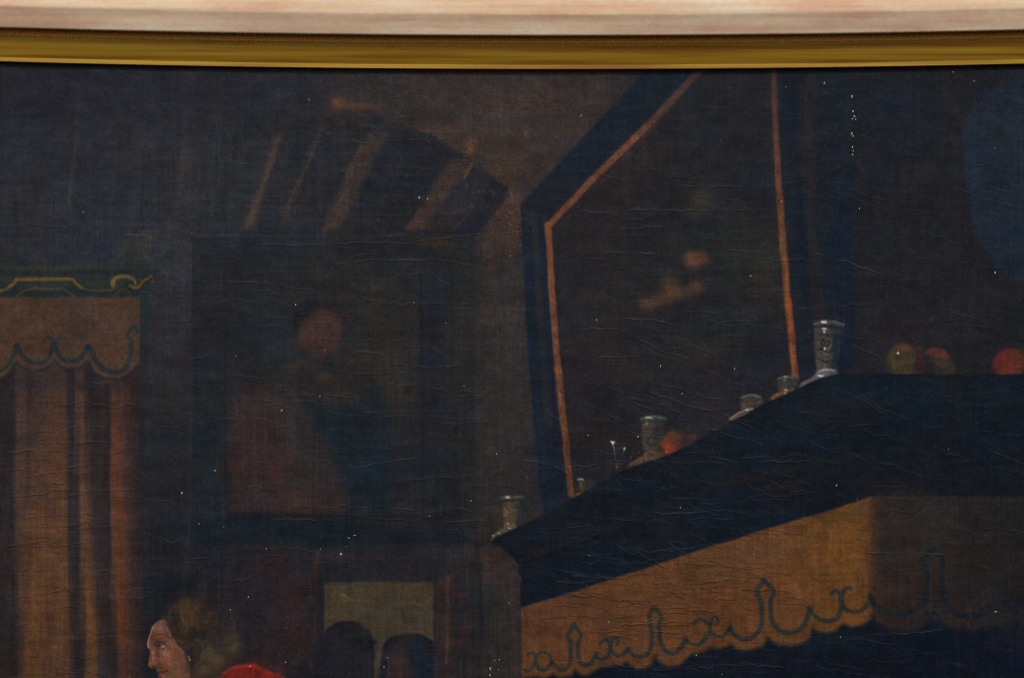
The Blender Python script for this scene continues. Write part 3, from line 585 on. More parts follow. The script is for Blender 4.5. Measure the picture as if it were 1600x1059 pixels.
# hair falling over the edge of the face
for q, w, al in [([(260, 966), (265, 980), (271, 992), (279, 1004)], 5, .7), ([(266, 976), (274, 992), (284, 1006)], 7, .8), ([(279, 1003), (289, 1013), (293, 1026), (297, 1042), (300, 1056)], 6, .75), ([(270, 990), (276, 994), (282, 1002)], 4, .6), ([(288, 1022), (291, 1034), (294, 1050)], 3.5, .5)]:
    stroke(smooth(q, 4), (w, w * .7), (45, 36, 31), 2.6, al)
lin([(276, 997), (282, 1002), (288, 1003)], 2.2, (86, 68, 50), .5, 1.4); lin([(284, 1012), (290, 1010), (296, 1014)], 2, (78, 60, 44), .45, 1.4); lin([(294, 1025), (295.5, 1031)], 1.4, (170, 158, 138), .7, .7)
for q in [[(262, 966), (256, 970), (252, 976)], [(264, 972), (259, 978), (257, 985)], [(266, 980), (262, 986), (261, 992)], [(258, 964), (251, 967), (246, 971)]]:
    lin(q, (3, 1.2), (52, 40, 33), .5, 1.6)
lin([(244, 981), (250, 978), (257, 979)], 1.1, (92, 63, 52), .45); lin([(242, 984.5), (249, 982), (256, 983.5)], 1.0, (90, 61, 50), .4)
# coat folds
lin([(350, 1052), (364, 1043.5), (384, 1040), (400, 1039.5)], (3, 5), (150, 48, 35), .7, 2.4); lin([(392, 1040), (408, 1045), (425, 1053)], 3, (144, 46, 34), .6, 2)
poly([(370, 1058), (390, 1048), (412, 1052), (436, 1062), (440, 1080), (370, 1080)], (100, 33, 28), 5, .7); splat(347, 1066, 10, 12, (80, 28, 26), .7); splat(420, 1060, 16, 4, (136, 44, 33), .5); splat(398, 1036, 18, 5, (120, 36, 30), .4); splat(432, 1052, 12, 6, (84, 32, 30), .5)
splat(420, 1180, 60, 60, (104, 30, 26), .6); splat(300, 1200, 50, 80, (84, 26, 24), .6); splat(425, 1040, 16, 8, (50, 34, 34), .5)

# ------------------------------------------------------------------ 11. things standing on the shelf
def keep_above():      # the shelf edge cuts every pot off
    sl, m = polymask(top_edge + [(1830, 900), (780, 900)], 1.6); return sl, m
shelf_sl, shelf_m = keep_above()
shelf_cols = C[shelf_sl].copy(); shelf_lab = L[shelf_sl].copy()

jr = np.random.default_rng(11)
def glaze(x0, y0, x1, y1, lab, n=14, tones=((27, 39, 49), (34, 44, 50), (96, 78, 58), (82, 78, 72))):
    for i in range(n):
        x = jr.uniform(x0, x1); y = jr.uniform(y0, y1); t = tones[jr.integers(0, len(tones))]
        a = jr.uniform(0, 6.28); r = jr.uniform(1.6, 4.2)
        q = [(x + r * math.cos(a + k), y + r * math.sin(a + k) * .8) for k in np.linspace(0, jr.uniform(1.2, 3.4), 5)]
        p = np.clip(q, (x0, y0), (x1, y1))
        stroke(p, (jr.uniform(1, 2.4), .8), t, 1.0, jr.uniform(.35, .8), thick=.1)
def jar_label(t): return motif("painted_jar", t)
j1 = jar_label("squat glazed jar at the low left end of the shelf")
poly([(784, 777), (787, 774), (813, 774), (823, 778), (822, 795), (819, 822), (787, 818), (785, 795)], (62, 54, 44), 1.8, .95, label=j1, thick=.2)
poly([(812, 775), (824, 776), (823, 800), (818, 824), (806, 820), (810, 790)], (33, 38, 43), 3, .85)
splat(798, 797, 7, 12, (84, 68, 48), .8); splat(792, 800, 3, 12, (96, 84, 66), .5); splat(794, 812, 8, 5, (70, 60, 42), .6)
stroke([(784, 778), (800, 777), (816, 776)], 4, (70, 70, 58), 1.3, .7); stroke([(784, 781.5), (800, 781), (818, 780)], 4, (28, 42, 42), 1.1, .9)
lin([(789, 789), (794, 795), (796, 797)], 2, (38, 38, 34), .8); dab(805, 790, 3, 3.4, (40, 44, 42), .7, 1.2); lin([(790, 805), (800, 803), (812, 804)], 1.4, (54, 48, 40), .6)
glaze(786, 785, 812, 814, j1, 16, ((36, 40, 38), (44, 46, 40), (104, 88, 62), (84, 70, 48)))
poly([(787, 817), (805, 816), (808, 823), (800, 828), (788, 825)], (88, 78, 60), 1.6, .9, label=j1)
poly([(766, 846), (769, 838), (777, 830), (787, 824), (804, 823), (800, 832), (776, 846)], (80, 74, 60), 1.6, .9, label=j1)
for x, y, r in [(793, 776, 3.4), (793.5, 817, 2), (797, 824.5, 2), (780, 833, 1.6), (771, 837, 1.6)]:
    dab(x, y, r * 1.1, r * .6, (168, 168, 148), .8, 1, thick=.4)
j0 = jar_label("small dark jar beside the mirror frame with a pale glint")
poly([(902, 750), (912, 748), (930, 750), (930, 764), (918, 772), (902, 774)], (44, 41, 36), 2.4, .8, label=j0)
poly([(904, 749), (914, 749), (913, 766), (905, 768)], (56, 50, 38), 2, .8); poly([(890, 782), (900, 770), (913, 768), (914, 772), (895, 786)], (84, 68, 36), 2, .85, label=j0)
stroke([(903, 748.5), (907, 747.5), (911, 748.5)], 2, (150, 144, 126), 1, .85, .4); stroke([(907, 752), (908, 764)], 1.6, (100, 90, 66), 1, .5)
gl = motif("painted_glass", "faint wine glass with two white highlights")
poly([(955, 690), (978, 691), (974, 714), (967, 724), (960, 716)], (40, 42, 44), 3, .6, label=gl)
for q in [[(955, 689), (959, 696), (960, 705), (963, 718)], [(977, 699), (974, 707), (971, 714)]]:
    stroke(q, (2.2, .9), (120, 134, 136), 1, .8, .3, fade=(1, .2))
poly([(954.5, 688.5), (961.5, 689), (958.6, 696)], (190, 204, 202), 1, .9, thick=.4); poly([(974, 700), (978, 699), (975.5, 705)], (160, 172, 170), 1, .8, thick=.3)
stroke([(965, 722), (964, 735)], 2, (56, 58, 56), 1.3, .6); stroke([(956, 724), (966, 725), (974, 724)], 1.2, (74, 76, 74), 1, .5); dab(964, 729, 2.4, 1.4, (84, 88, 84), .6, 1)
j2 = jar_label("tall jar between the wine glass and the orange fruit")
poly([(1002, 655), (1005, 651), (1022, 649), (1040, 653), (1038, 662), (1034, 690), (1026, 706), (1006, 704), (1003, 680)], (60, 55, 49), 1.8, .95, label=j2, thick=.2)
poly([(1024, 656), (1040, 654), (1038, 672), (1032, 694), (1024, 704), (1020, 690)], (34, 40, 44), 3, .8)
stroke([(1002, 654), (1012, 651.5), (1024, 650.5), (1040, 654)], 4.5, (72, 76, 68), 1.3, .75); stroke([(1003, 658), (1016, 657), (1038, 658.5)], 4.5, (30, 44, 48), 1.1, .9)
splat(1012, 674, 6, 16, (66, 58, 48), .7); splat(1020, 664, 6, 5, (76, 60, 42), .6)
for q in [[(1008, 668), (1013, 676), (1018, 682)], [(1009, 680), (1014, 688)], [(1017, 668), (1024, 672)], [(1012, 692), (1018, 698)]]:
    lin(q, 2, (34, 36, 38), .7)
glaze(1005, 662, 1028, 700, j2, 34, ((32, 38, 42), (38, 42, 44), (82, 68, 50), (70, 64, 56)))
poly([(974, 735), (984, 724), (1002, 714), (1008, 706), (1024, 704), (1036, 706), (1038, 714), (1010, 726)], (68, 58, 46), 2, .9, label=j2)
lin([(985, 725), (1000, 717), (1010, 712)], 2.2, (96, 84, 64), .7); lin([(1007, 709), (1014, 705.5), (1022, 707)], 2, (98, 90, 70), .7)
dab(1014, 652, 6, 1.6, (146, 152, 132), .85, 1, thick=.4); dab(1010.5, 662, 2, 1.4, (112, 120, 116), .8, 1, thick=.3); dab(1009.5, 657.5, 1.4, 1, (90, 120, 128), .7, .8)
for i in range(16):
    dab(hr.uniform(984, 1024), hr.uniform(706, 724), 1, .7, (128, 116, 92), .6, .8, thick=.3)
fr = motif("painted_fruit", "bright orange red fruit behind the tall jar")
dab(1050, 692, 15, 17, (92, 56, 40), .95, 2.6, label=fr, thick=.3)
splat(1044, 699, 9, 11, (142, 60, 38), .85); splat(1052, 680, 13, 8, (84, 58, 42), .75); splat(1062, 694, 8, 12, (76, 48, 40), .6); dab(1042, 706, 2, 1.5, (190, 100, 60), .6, 1)
poly([(1064, 682), (1085, 678), (1090, 684), (1076, 694), (1064, 698)], (62, 44, 39), 4, .6, label=fr); splat(1082, 682, 6, 2.5, (84, 46, 39), .5)
j3 = jar_label("low rounded pot with a wide pale foot")
poly([(1139, 657), (1152, 644), (1158, 640), (1157, 626), (1161, 618), (1180, 616), (1190, 620), (1196, 630), (1192, 640), (1160, 656)], (60, 53, 47), 2, .95, label=j3, thick=.2)
splat(1168, 630, 8, 6, (74, 66, 56), .7); splat(1188, 632, 6, 8, (44, 44, 42), .6)
lin([(1159, 621), (1172, 617), (1188, 620)], 2.6, (98, 92, 80), .7); lin([(1158, 625), (1172, 622), (1190, 625)], 2, (36, 44, 44), .8); lin([(1162, 630), (1172, 634), (1184, 630)], 1.4, (44, 50, 46), .7)
glaze(1160, 621, 1190, 637, j3, 20, ((40, 46, 46), (50, 52, 48), (86, 76, 60), (96, 92, 82)))
lin([(1140, 655), (1152, 647), (1164, 641), (1176, 638)], (3, 3.6), (122, 108, 96), .85); lin([(1142, 656), (1156, 650), (1170, 644)], 1.2, (160, 148, 132), .6); dab(1168, 640, 3, 1.4, (176, 168, 156), .8, .9, thick=.4)
j4 = jar_label("small pot at the foot of the orange upright")
poly([(1202, 626), (1206, 618), (1217, 610), (1215, 592), (1219, 588), (1247, 588), (1250, 596), (1244, 606), (1232, 616)], (55, 54, 50), 2, .95, label=j4, thick=.2)
lin([(1216, 591), (1230, 588), (1246, 591)], 2.4, (84, 86, 80), .7); lin([(1217, 596), (1230, 594), (1246, 596)], 1.6, (34, 40, 42), .7); splat(1238, 600, 6, 6, (38, 42, 44), .6)
glaze(1218, 592, 1240, 606, j4, 8, ((34, 40, 42), (40, 44, 44), (64, 62, 56)))
poly([(1202, 626), (1207, 617), (1220, 610), (1241, 608), (1236, 615), (1216, 623)], (92, 66, 38), 2, .85); lin([(1206, 621), (1216, 615), (1230, 611)], 2, (124, 92, 56), .7)
for x, y, r in [(1227.5, 588, 2.8), (1226, 594, 1.6), (1228, 609, 3), (1227, 614, 2), (1209, 623, 1.6)]:
    dab(x, y, r, r * .55, (160, 156, 144), .75, 1.1, thick=.3)
j5 = jar_label("tall blue and white jar at the corner of the shelf")
poly([(1271, 510), (1274, 503), (1290, 500), (1308, 502), (1318, 508), (1316, 516), (1312, 545), (1308, 574), (1310, 586), (1276, 586), (1276, 572), (1273, 545)], (70, 65, 60), 2, .95, label=j5, thick=.25)
poly([(1298, 506), (1318, 508), (1314, 545), (1308, 580), (1298, 580)], (33, 40, 48), 4, .8)
stroke([(1272, 507), (1284, 502), (1300, 501.5), (1318, 507)], 4, (80, 80, 78), 1.4, .7); stroke([(1271, 511.5), (1290, 509), (1318, 513)], 5, (26, 40, 52), 1.3, .9)
splat(1281, 540, 6, 26, (78, 74, 70), .6); splat(1291, 552, 6, 8, (92, 76, 58), .7); splat(1294, 525, 5, 8, (82, 72, 62), .6); splat(1288, 564, 10, 6, (76, 66, 56), .5)
for q, w in [([(1282, 536), (1286, 540), (1292, 541), (1296, 536), (1297, 529), (1292, 524)], 3), ([(1285, 530), (1288, 534)], 3.4), ([(1276, 546), (1286, 544), (1294, 550), (1302, 546)], 3.4), ([(1300, 520), (1310, 526)], 5), ([(1284, 562), (1292, 565), (1300, 562)], 3), ([(1304, 530), (1306, 560)], 5)]:
    lin(q, w, (28, 40, 52), .8, 1.2)
lin([(1296, 530), (1300, 534), (1297, 542), (1290, 546)], 2, (112, 88, 64), .6)
glaze(1275, 518, 1304, 572, j5, 46, ((24, 38, 51), (28, 42, 54), (34, 46, 56), (100, 80, 58), (98, 94, 88)))
glaze(1300, 516, 1312, 572, j5, 8, ((24, 38, 50), (44, 50, 54)))
poly([(1273, 585), (1278, 577), (1290, 575), (1306, 577), (1306, 585), (1286, 591), (1262, 600), (1246, 608), (1252, 598), (1268, 590)], (98, 94, 92), 2, .85, label=j5)
lin([(1250, 604), (1268, 594), (1284, 588)], 3, (108, 102, 98), .7); lin([(1280, 580), (1290, 577), (1302, 579)], 2.6, (138, 138, 138), .7); splat(1300, 583, 7, 4, (66, 64, 64), .6)
for x, y, rx, ry in [(1288, 503, 4.6, 2.2), (1288, 514, 3.6, 1.6), (1287.5, 519, 1.6, 2.2), (1289, 544, 1.4, 2), (1282, 587, 5, 1.4)]:
    dab(x, y, rx, ry, (206, 208, 204), .85, 1.2, thick=.5)
f1 = motif("painted_fruit", "yellow green apple with a white glint")
dab(1409, 562, 21, 25, (66, 60, 38), .9, 3, label=f1); splat(1415, 545, 10, 7, (112, 60, 38), .7); splat(1402, 572, 14, 12, (70, 64, 38), .7); splat(1434, 556, 8, 16, (70, 42, 40), .7); splat(1420, 574, 10, 8, (64, 58, 38), .5)
dab(1436, 570, 9, 13, (60, 38, 40), .7, 3, label=f1); dab(1403.5, 552.5, 1.6, 2.4, (210, 212, 196), .95, .9, thick=.5, rot=.5); splat(1413, 581, 18, 3, (76, 58, 40), .6)
f2 = motif("painted_fruit", "dull fruit with a red crown right of the apple")
poly(smooth([(1443, 552), (1452, 544), (1466, 544), (1480, 552), (1488, 566), (1492, 586), (1462, 586), (1458, 566), (1450, 560)]), (58, 50, 40), 3, .8, label=f2)
poly(smooth([(1444, 552), (1454, 544), (1468, 545), (1480, 553), (1484, 562), (1470, 560), (1458, 556)]), (104, 54, 46), 3, .8); splat(1472, 566, 10, 6, (82, 56, 50), .6); splat(1476, 580, 12, 6, (52, 46, 38), .6)
f3 = motif("painted_fruit", "red round fruit at the right edge of the shelf")
dab(1577, 568, 24, 23, (98, 44, 36), .95, 3, label=f3); splat(1566, 572, 14, 14, (112, 46, 40), .6); splat(1588, 562, 10, 12, (86, 50, 32), .6); splat(1580, 578, 16, 6, (112, 58, 36), .5)
# the shelf again in front of all of them
blend(shelf_sl, np.zeros_like(shelf_m), (0, 0, 0))
C[shelf_sl] += shelf_m[..., None] * (shelf_cols - C[shelf_sl]); L[shelf_sl] = np.where(shelf_m > .5, shelf_lab, L[shelf_sl])

# ------------------------------------------------------------------ 12. surface of the old paint
# pigment toning of whole passages
tone = np.ones((len(LABELS) + 1, 3), f32)
for lab, g in [(man, (.95, .91, .80)), (cloth, (.85, .83, .85)), (sdark, (.89, .91, .88)), (val, (.91, .93, .90)), (port, (.97, .98, .92)), (v1, (.84, .88, .85)), (v2, (.92, .93, .90)), (mir, (.98, 1.0, .93)),
               (beam_lab, (.98, 1.02, 1.0)), (chim, (.98, 1.0, .98)), (pel, (.95, .97, .95)), (under, (.98, .97, .92)), (door, (.97, .99, .96))]:
    tone[lab] = g
for lab, g in [(f1, (.86, .87, .92)), (f2, (.84, .90, .95)), (f3, (.84, .90, .95)), (fr, (.93, .95, .98)), (j5, (.92, .92, .93))]:
    tone[lab] = g
C *= tone[L]
up = np.clip((900 - Y) / 250, 0, 1) * (L == curt)
C *= 1 - up[..., None] * np.array((.20, .19, .14), f32) - ((L == curt) * (1 - up))[..., None] * np.array((.06, .06, .09), f32)
lumc = C.mean(-1, keepdims=True); gq = np.clip((56 - lumc) / 12, 0, 1) * (L == curt)[..., None]
C += gq * .55 * (lumc * np.array((1.09, .98, .95), f32) + 1 - C)
tl_ = np.clip((640 - X) / 260, 0, 1) * np.clip((560 - Y) / 160, 0, 1) * np.clip((Y - 120) / 120, .15, 1) * ((L == 0) | (L == beam_lab))
C *= 1 + tl_[..., None] * np.array((.08, .15, .11), f32)
lo_ = np.clip((Y - 560) / 100, 0, 1) * np.exp(-((X - 262) / 40) ** 2) * (L == 0)
C *= 1 - lo_[..., None] * np.array((.15, .11, .15), f32)
wl_ = np.exp(-((X - 775) / 45) ** 2) * np.clip((Y - 420) / 80, 0, 1) * np.clip((760 - Y) / 80, 0, 1) * (L == 0)
C *= 1 + wl_[..., None] * .08
lum = C.mean(-1)
# patchy thin glazes: bluish bloom against warm ground
hue = fbm(70, 45, 201, 4); gro = fbm(34, 20, 231, 3)
C += hue[..., None] * np.array((-2.1, .3, 2.3), f32) * np.clip(1.2 - lum / 120, .2, 1)[..., None]
C *= (1 + .075 * gro + .05 * fbm(12, 9, 251, 3))[..., None]
chroma = np.stack([fbm(9, 8, 255, 2), fbm(9, 8, 256, 2), fbm(9, 8, 257, 2)], -1)
rub = np.clip(fbm(10, 26, 258, 2) - .25, 0, 1) * (C[..., 0] > 84) * (L == mir)
C *= 1 - .22 * rub[..., None] * np.array((1, .8, .6), f32)
C *= 1 + .045 * chroma * np.array((1.0, .6, 1.1), f32)
# canvas threads: long irregular vertical and horizontal streaks
vert = noise(3.4, 60, 261) + .6 * noise(2.3, 24, 262)
hori = noise(60, 3.4, 263) + .6 * noise(26, 2.2, 264)
vw = .5 + .5 * np.clip(fbm(220, 160, 265, 2) + .6 * (Y > 750) * (X < 800), 0, 1.4)
patch = .6 + .5 * np.clip(fbm(90, 70, 291, 2) + .3, 0, 1)
weave = (.066 * vert * (.35 + vw) + .052 * hori) * patch
grain = .085 * noise(2.0, 2.0, 266) + .06 * noise(3.1, 2.8, 267)
fib_c = (X * .78 + Y * .62); fib_s = (-X * .62 + Y * .78)          # wiping fibres, mainly along the top
fibre = lattice(fib_c / 16, fib_s / 1.9, 268) * np.clip(1.1 - (Y - 100) / 330, .25, 1) + .7 * lattice((X * .8 - Y * .6) / 15, (X * .6 + Y * .8) / 1.9, 269) * np.clip((X - 1150) / 200, 0, 1)
C *= (1 + weave + grain + .055 * fibre)[..., None]
spark = np.clip(noise(1.9, 1.9, 270) * noise(6, 6, 271) - .28, 0, 1)
C += (spark * 26)[..., None]
warm = np.clip(noise(3, 3, 275) * .7 + fbm(40, 18, 276, 2) * .5 - .55, 0, 1) * np.clip((X - 380) / 100, 0, 1) * np.clip((880 - X) / 60, 0, 1) * np.clip((420 - Y) / 60, 0, 1)
C += warm[..., None] * np.array((44, 24, 8), f32)
HT += .06 * vert * vw + .06 * hori + .05 * noise(2.2, 2.2, 281) + .12 * noise(14, 9, 282)

# craquelure: wandering mostly level cracks, lips raised, their glint and shade also painted in
cr = np.random.default_rng(21)
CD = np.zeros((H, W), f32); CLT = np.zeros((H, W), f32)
def crack(x0, y0, length, slope, amp=1.0, wander=5.0, lip_glint=1.0, pts=None):
    if pts is not None:
        kx = np.array([p[0] for p in pts], float); ky = np.array([p[1] for p in pts], float)
    else:
        n = max(3, int(length / 13)); kx = x0 + np.sort(np.concatenate([[0, 1], cr.random(n)])) * length
        walk = np.cumsum(cr.normal(0, wander * .42, n + 2)); walk -= np.linspace(walk[0], walk[-1], n + 2) * .7
        ky = y0 + slope * (kx - x0) + walk
    x1 = kx[-1]; x0 = kx[0]
    sl = box(x0, ky.min(), x1, ky.max(), 6)
    if C[sl].size == 0: return
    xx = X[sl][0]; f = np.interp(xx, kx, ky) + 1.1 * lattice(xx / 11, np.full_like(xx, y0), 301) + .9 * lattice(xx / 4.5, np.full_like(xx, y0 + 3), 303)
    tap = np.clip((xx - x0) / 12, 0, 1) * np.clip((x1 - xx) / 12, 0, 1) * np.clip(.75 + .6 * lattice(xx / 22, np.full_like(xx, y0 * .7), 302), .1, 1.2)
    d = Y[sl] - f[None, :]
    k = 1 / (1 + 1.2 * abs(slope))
    dk = np.exp(-((d * k - .8) / .8) ** 2) * tap * amp; lt = np.exp(-((d * k + .9) / .85) ** 2) * tap * amp * lip_glint
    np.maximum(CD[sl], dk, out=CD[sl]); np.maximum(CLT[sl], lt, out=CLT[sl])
    HT[sl] += (.24 * np.exp(-((d * k + 1.4) / 2.0) ** 2) - .26 * np.exp(-((d * k - .8) / 1.2) ** 2)) * tap * amp
zones = [  # x0, y0, x1, y1, count, length range, slope, strength
    (0, 560, 230, 1059, 62, (40, 150), (-.10, .06), .75), (-200, 560, 0, 1300, 20, (60, 160), (-.1, .1), .5),
    (0, 110, 420, 560, 44, (40, 200), (-.06, .06), .38), (230, 560, 480, 930, 34, (40, 130), (-.12, .12), .5),
    (300, 360, 760, 830, 76, (50, 170), (-.12, .14), .60), (420, 180, 780, 380, 40, (40, 150), (-.05, .03), .42),
    (690, 400, 850, 860, 34, (30, 90), (-.2, .2), .55), (420, 820, 800, 1059, 30, (40, 120), (-.12, .12), .42),
    (850, 250, 1230, 560, 84, (30, 120), (-.10, .16), .60), (880, 530, 1200, 720, 44, (40, 120), (.1, .5), .60),
    (1220, 250, 1600, 590, 46, (40, 130), (-.05, .38), .40), (1200, 110, 1500, 300, 30, (30, 90), (-.15, .2), .35),
    (800, 640, 1250, 930, 120, (30, 120), (-.08, .2), .66), (830, 640, 1250, 900, 40, (20, 70), (.3, .65), .5), (1180, 590, 1600, 780, 70, (25, 110), (-.1, .2), .5), (1180, 590, 1600, 780, 36, (20, 80), (.3, .6), .45),
    (815, 800, 1230, 1040, 110, (40, 150), (-.06, .12), .85), (815, 820, 1230, 1030, 26, (30, 90), (.3, .6), .6), (1220, 790, 1380, 960, 26, (30, 90), (-.05, .3), .4),
    (1360, 780, 1600, 960, 30, (30, 100), (-.1, .15), .42), (820, 990, 1600, 1059, 40, (40, 140), (-.15, .2), .45),
    (860, 110, 1200, 260, 18, (50, 160), (-.06, .06), .3)]
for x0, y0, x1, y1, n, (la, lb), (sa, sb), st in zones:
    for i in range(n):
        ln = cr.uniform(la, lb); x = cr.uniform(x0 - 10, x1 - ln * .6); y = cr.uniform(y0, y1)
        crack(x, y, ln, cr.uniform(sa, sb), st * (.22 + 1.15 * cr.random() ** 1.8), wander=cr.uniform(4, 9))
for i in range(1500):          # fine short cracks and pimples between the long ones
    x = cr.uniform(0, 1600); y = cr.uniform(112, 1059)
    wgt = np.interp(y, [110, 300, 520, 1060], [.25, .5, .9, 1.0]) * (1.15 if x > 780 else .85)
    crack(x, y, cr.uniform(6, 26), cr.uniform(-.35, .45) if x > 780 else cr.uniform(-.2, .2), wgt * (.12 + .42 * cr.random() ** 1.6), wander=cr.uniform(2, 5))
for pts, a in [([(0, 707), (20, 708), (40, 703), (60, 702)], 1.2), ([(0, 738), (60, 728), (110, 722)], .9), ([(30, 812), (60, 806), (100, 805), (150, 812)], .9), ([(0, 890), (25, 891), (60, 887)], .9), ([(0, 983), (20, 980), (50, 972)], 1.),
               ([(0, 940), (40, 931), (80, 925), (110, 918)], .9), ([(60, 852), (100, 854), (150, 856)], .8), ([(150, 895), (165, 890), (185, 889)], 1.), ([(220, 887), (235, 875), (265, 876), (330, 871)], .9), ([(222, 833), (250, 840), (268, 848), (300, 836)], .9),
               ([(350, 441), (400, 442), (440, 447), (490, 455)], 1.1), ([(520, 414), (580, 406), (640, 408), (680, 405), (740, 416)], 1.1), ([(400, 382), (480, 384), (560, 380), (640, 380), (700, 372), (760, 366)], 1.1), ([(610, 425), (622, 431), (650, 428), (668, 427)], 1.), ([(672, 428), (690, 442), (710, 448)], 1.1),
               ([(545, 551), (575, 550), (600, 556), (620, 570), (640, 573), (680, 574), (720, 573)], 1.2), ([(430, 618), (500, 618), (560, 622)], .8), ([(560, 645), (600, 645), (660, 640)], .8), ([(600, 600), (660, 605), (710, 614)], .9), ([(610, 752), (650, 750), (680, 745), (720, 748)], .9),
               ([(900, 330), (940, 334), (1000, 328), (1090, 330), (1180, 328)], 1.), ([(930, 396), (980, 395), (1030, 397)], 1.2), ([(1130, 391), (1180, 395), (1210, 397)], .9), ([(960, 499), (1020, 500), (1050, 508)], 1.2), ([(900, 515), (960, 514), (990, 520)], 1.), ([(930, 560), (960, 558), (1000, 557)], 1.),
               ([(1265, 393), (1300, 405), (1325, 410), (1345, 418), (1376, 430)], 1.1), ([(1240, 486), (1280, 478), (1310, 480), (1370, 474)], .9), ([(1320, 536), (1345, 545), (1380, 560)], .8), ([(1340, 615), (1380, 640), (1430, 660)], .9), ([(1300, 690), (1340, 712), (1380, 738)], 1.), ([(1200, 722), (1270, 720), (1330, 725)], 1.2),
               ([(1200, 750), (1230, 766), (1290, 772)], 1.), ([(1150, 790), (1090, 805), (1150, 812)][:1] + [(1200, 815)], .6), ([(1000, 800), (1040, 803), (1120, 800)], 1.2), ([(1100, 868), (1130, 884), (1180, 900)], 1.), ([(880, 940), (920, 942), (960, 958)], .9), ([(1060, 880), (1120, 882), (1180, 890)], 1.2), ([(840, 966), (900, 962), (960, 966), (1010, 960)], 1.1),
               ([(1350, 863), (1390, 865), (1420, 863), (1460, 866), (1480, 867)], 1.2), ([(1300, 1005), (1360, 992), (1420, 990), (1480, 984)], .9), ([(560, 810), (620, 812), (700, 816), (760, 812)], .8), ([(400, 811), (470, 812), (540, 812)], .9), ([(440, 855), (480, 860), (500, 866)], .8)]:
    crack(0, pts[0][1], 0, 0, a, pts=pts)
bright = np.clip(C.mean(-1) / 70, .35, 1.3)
C *= (1 - .42 * np.clip(CD, 0, 1))[..., None]  # dark crack lines, with the shade below each lip in the colour
C += (CLT * 30 * np.clip(1.25 - bright * .9, .12, 1))[..., None] * np.array((1.05, .98, .92), f32)  # light catching the upper lips, painted into the colour
dk = np.clip(fbm(6, 4, 290, 2) - 1.05, 0, 1)
C *= (1 - .3 * dk)[..., None]
# flaking that lets the ground show
for x, y, n, sx, sy, col in [(800, 330, 60, 7, 26, (122, 98, 80)), (460, 975, 26, 18, 8, (104, 66, 58)), (450, 1000, 10, 20, 3, (84, 50, 58)), (545, 930, 14, 6, 5, (120, 96, 46)), (660, 942, 16, 10, 3, (104, 84, 40)), (450, 1020, 16, 30, 12, (74, 56, 52)), (730, 230, 14, 6, 14, (120, 86, 60)), (760, 372, 14, 4, 18, (112, 78, 50))]:
    for i in range(n):
        dab(x + cr.normal(0, sx), y + cr.normal(0, sy), cr.uniform(.6, 1.3), cr.uniform(.5, 1.1), col, .5, .8)

# ------------------------------------------------------------------ build the canvas out of its painted areas
lin_c = np.clip(C, 3, 255) / 255.0
lin_c = np.where(lin_c <= .04045, lin_c / 12.92, ((lin_c + .055) / 1.055) ** 2.4)
alb = np.clip(lin_c - BASE_LIFT, .0008, 1) * K

root = bpy.data.objects.new("framed_painting", None)
root.empty_display_size = .05
link(root)
root["label"] = "old dark oil painting of a curtained room with mantel shelf, pale wooden frame, gilt slip"
root["category"] = "painting"

def node_mat(name):
    m = bpy.data.materials.new(name); m.use_nodes = True
    return m, m.node_tree, m.node_tree.nodes["Principled BSDF"]

paint, nt, bs = node_mat("aged_oil_paint")
at = nt.nodes.new("ShaderNodeAttribute"); at.attribute_name = "paint"
nt.links.new(at.outputs["Color"], bs.inputs["Base Color"])
bs.inputs["Roughness"].default_value = .5
bs.inputs["Specular IOR Level"].default_value = .06
tc = nt.nodes.new("ShaderNodeTexCoord")
nz = nt.nodes.new("ShaderNodeTexNoise"); nz.inputs["Scale"].default_value = 1700; nz.inputs["Detail"].default_value = 2
nt.links.new(tc.outputs["Object"], nz.inputs["Vector"])
bp = nt.nodes.new("ShaderNodeBump"); bp.inputs["Strength"].default_value = .35; bp.inputs["Distance"].default_value = .00006
nt.links.new(nz.outputs["Fac"], bp.inputs["Height"]); nt.links.new(bp.outputs["Normal"], bs.inputs["Normal"])

co = np.empty((H, W, 3), f32)
co[..., 0] = (X - 800) * S; co[..., 1] = -HT * S * .5; co[..., 2] = (529.5 - Y) * S
idx = np.arange(H * W).reshape(H, W)
quads = np.stack([idx[:-1, :-1], idx[1:, :-1], idx[1:, 1:], idx[:-1, 1:]], -1).reshape(-1, 4)
# keep each motif in one piece: tiny stray cells fall back to the ground
def tidy(lab):
    for _ in range(3):
        p = np.pad(lab, 1, mode='edge'); best = lab.copy(); n = np.zeros(lab.shape, int)
        for dj in (-1, 0, 1):
            for di in (-1, 0, 1):
                n += (p[1 + dj:1 + dj + lab.shape[0], 1 + di:1 + di + lab.shape[1]] == lab)
        for dj, di in ((0, 1), (0, -1), (1, 0), (-1, 0)):
            nb = p[1 + dj:1 + dj + lab.shape[0], 1 + di:1 + di + lab.shape[1]]
            best = np.where((n < 5) & (nb != lab), nb, best)
        lab = best
    return lab
L = tidy(L)

def islands(mask):
    """4-connected pieces by label propagation over rows (union-find on runs)"""
    par = []
    def find(a):
        while par[a] != a:
            par[a] = par[par[a]]; a = par[a]
        return a
    prev = []; runs = []
    for j in range(mask.shape[0]):
        r = np.flatnonzero(np.diff(np.concatenate([[0], mask[j].astype(np.int8), [0]])))
        cur = []
        for a, b in zip(r[::2], r[1::2]):
            k = len(par); par.append(k); runs.append((j, a, b)); cur.append((a, b, k))
            for a2, b2, k2 in prev:
                if a < b2 and a2 < b:
                    par[find(k)] = find(k2)
        prev = cur
    size = {}
    for k, (j, a, b) in enumerate(runs):
        f = find(k); size[f] = size.get(f, 0) + b - a
    return runs, [find(k) for k in range(len(runs))], size

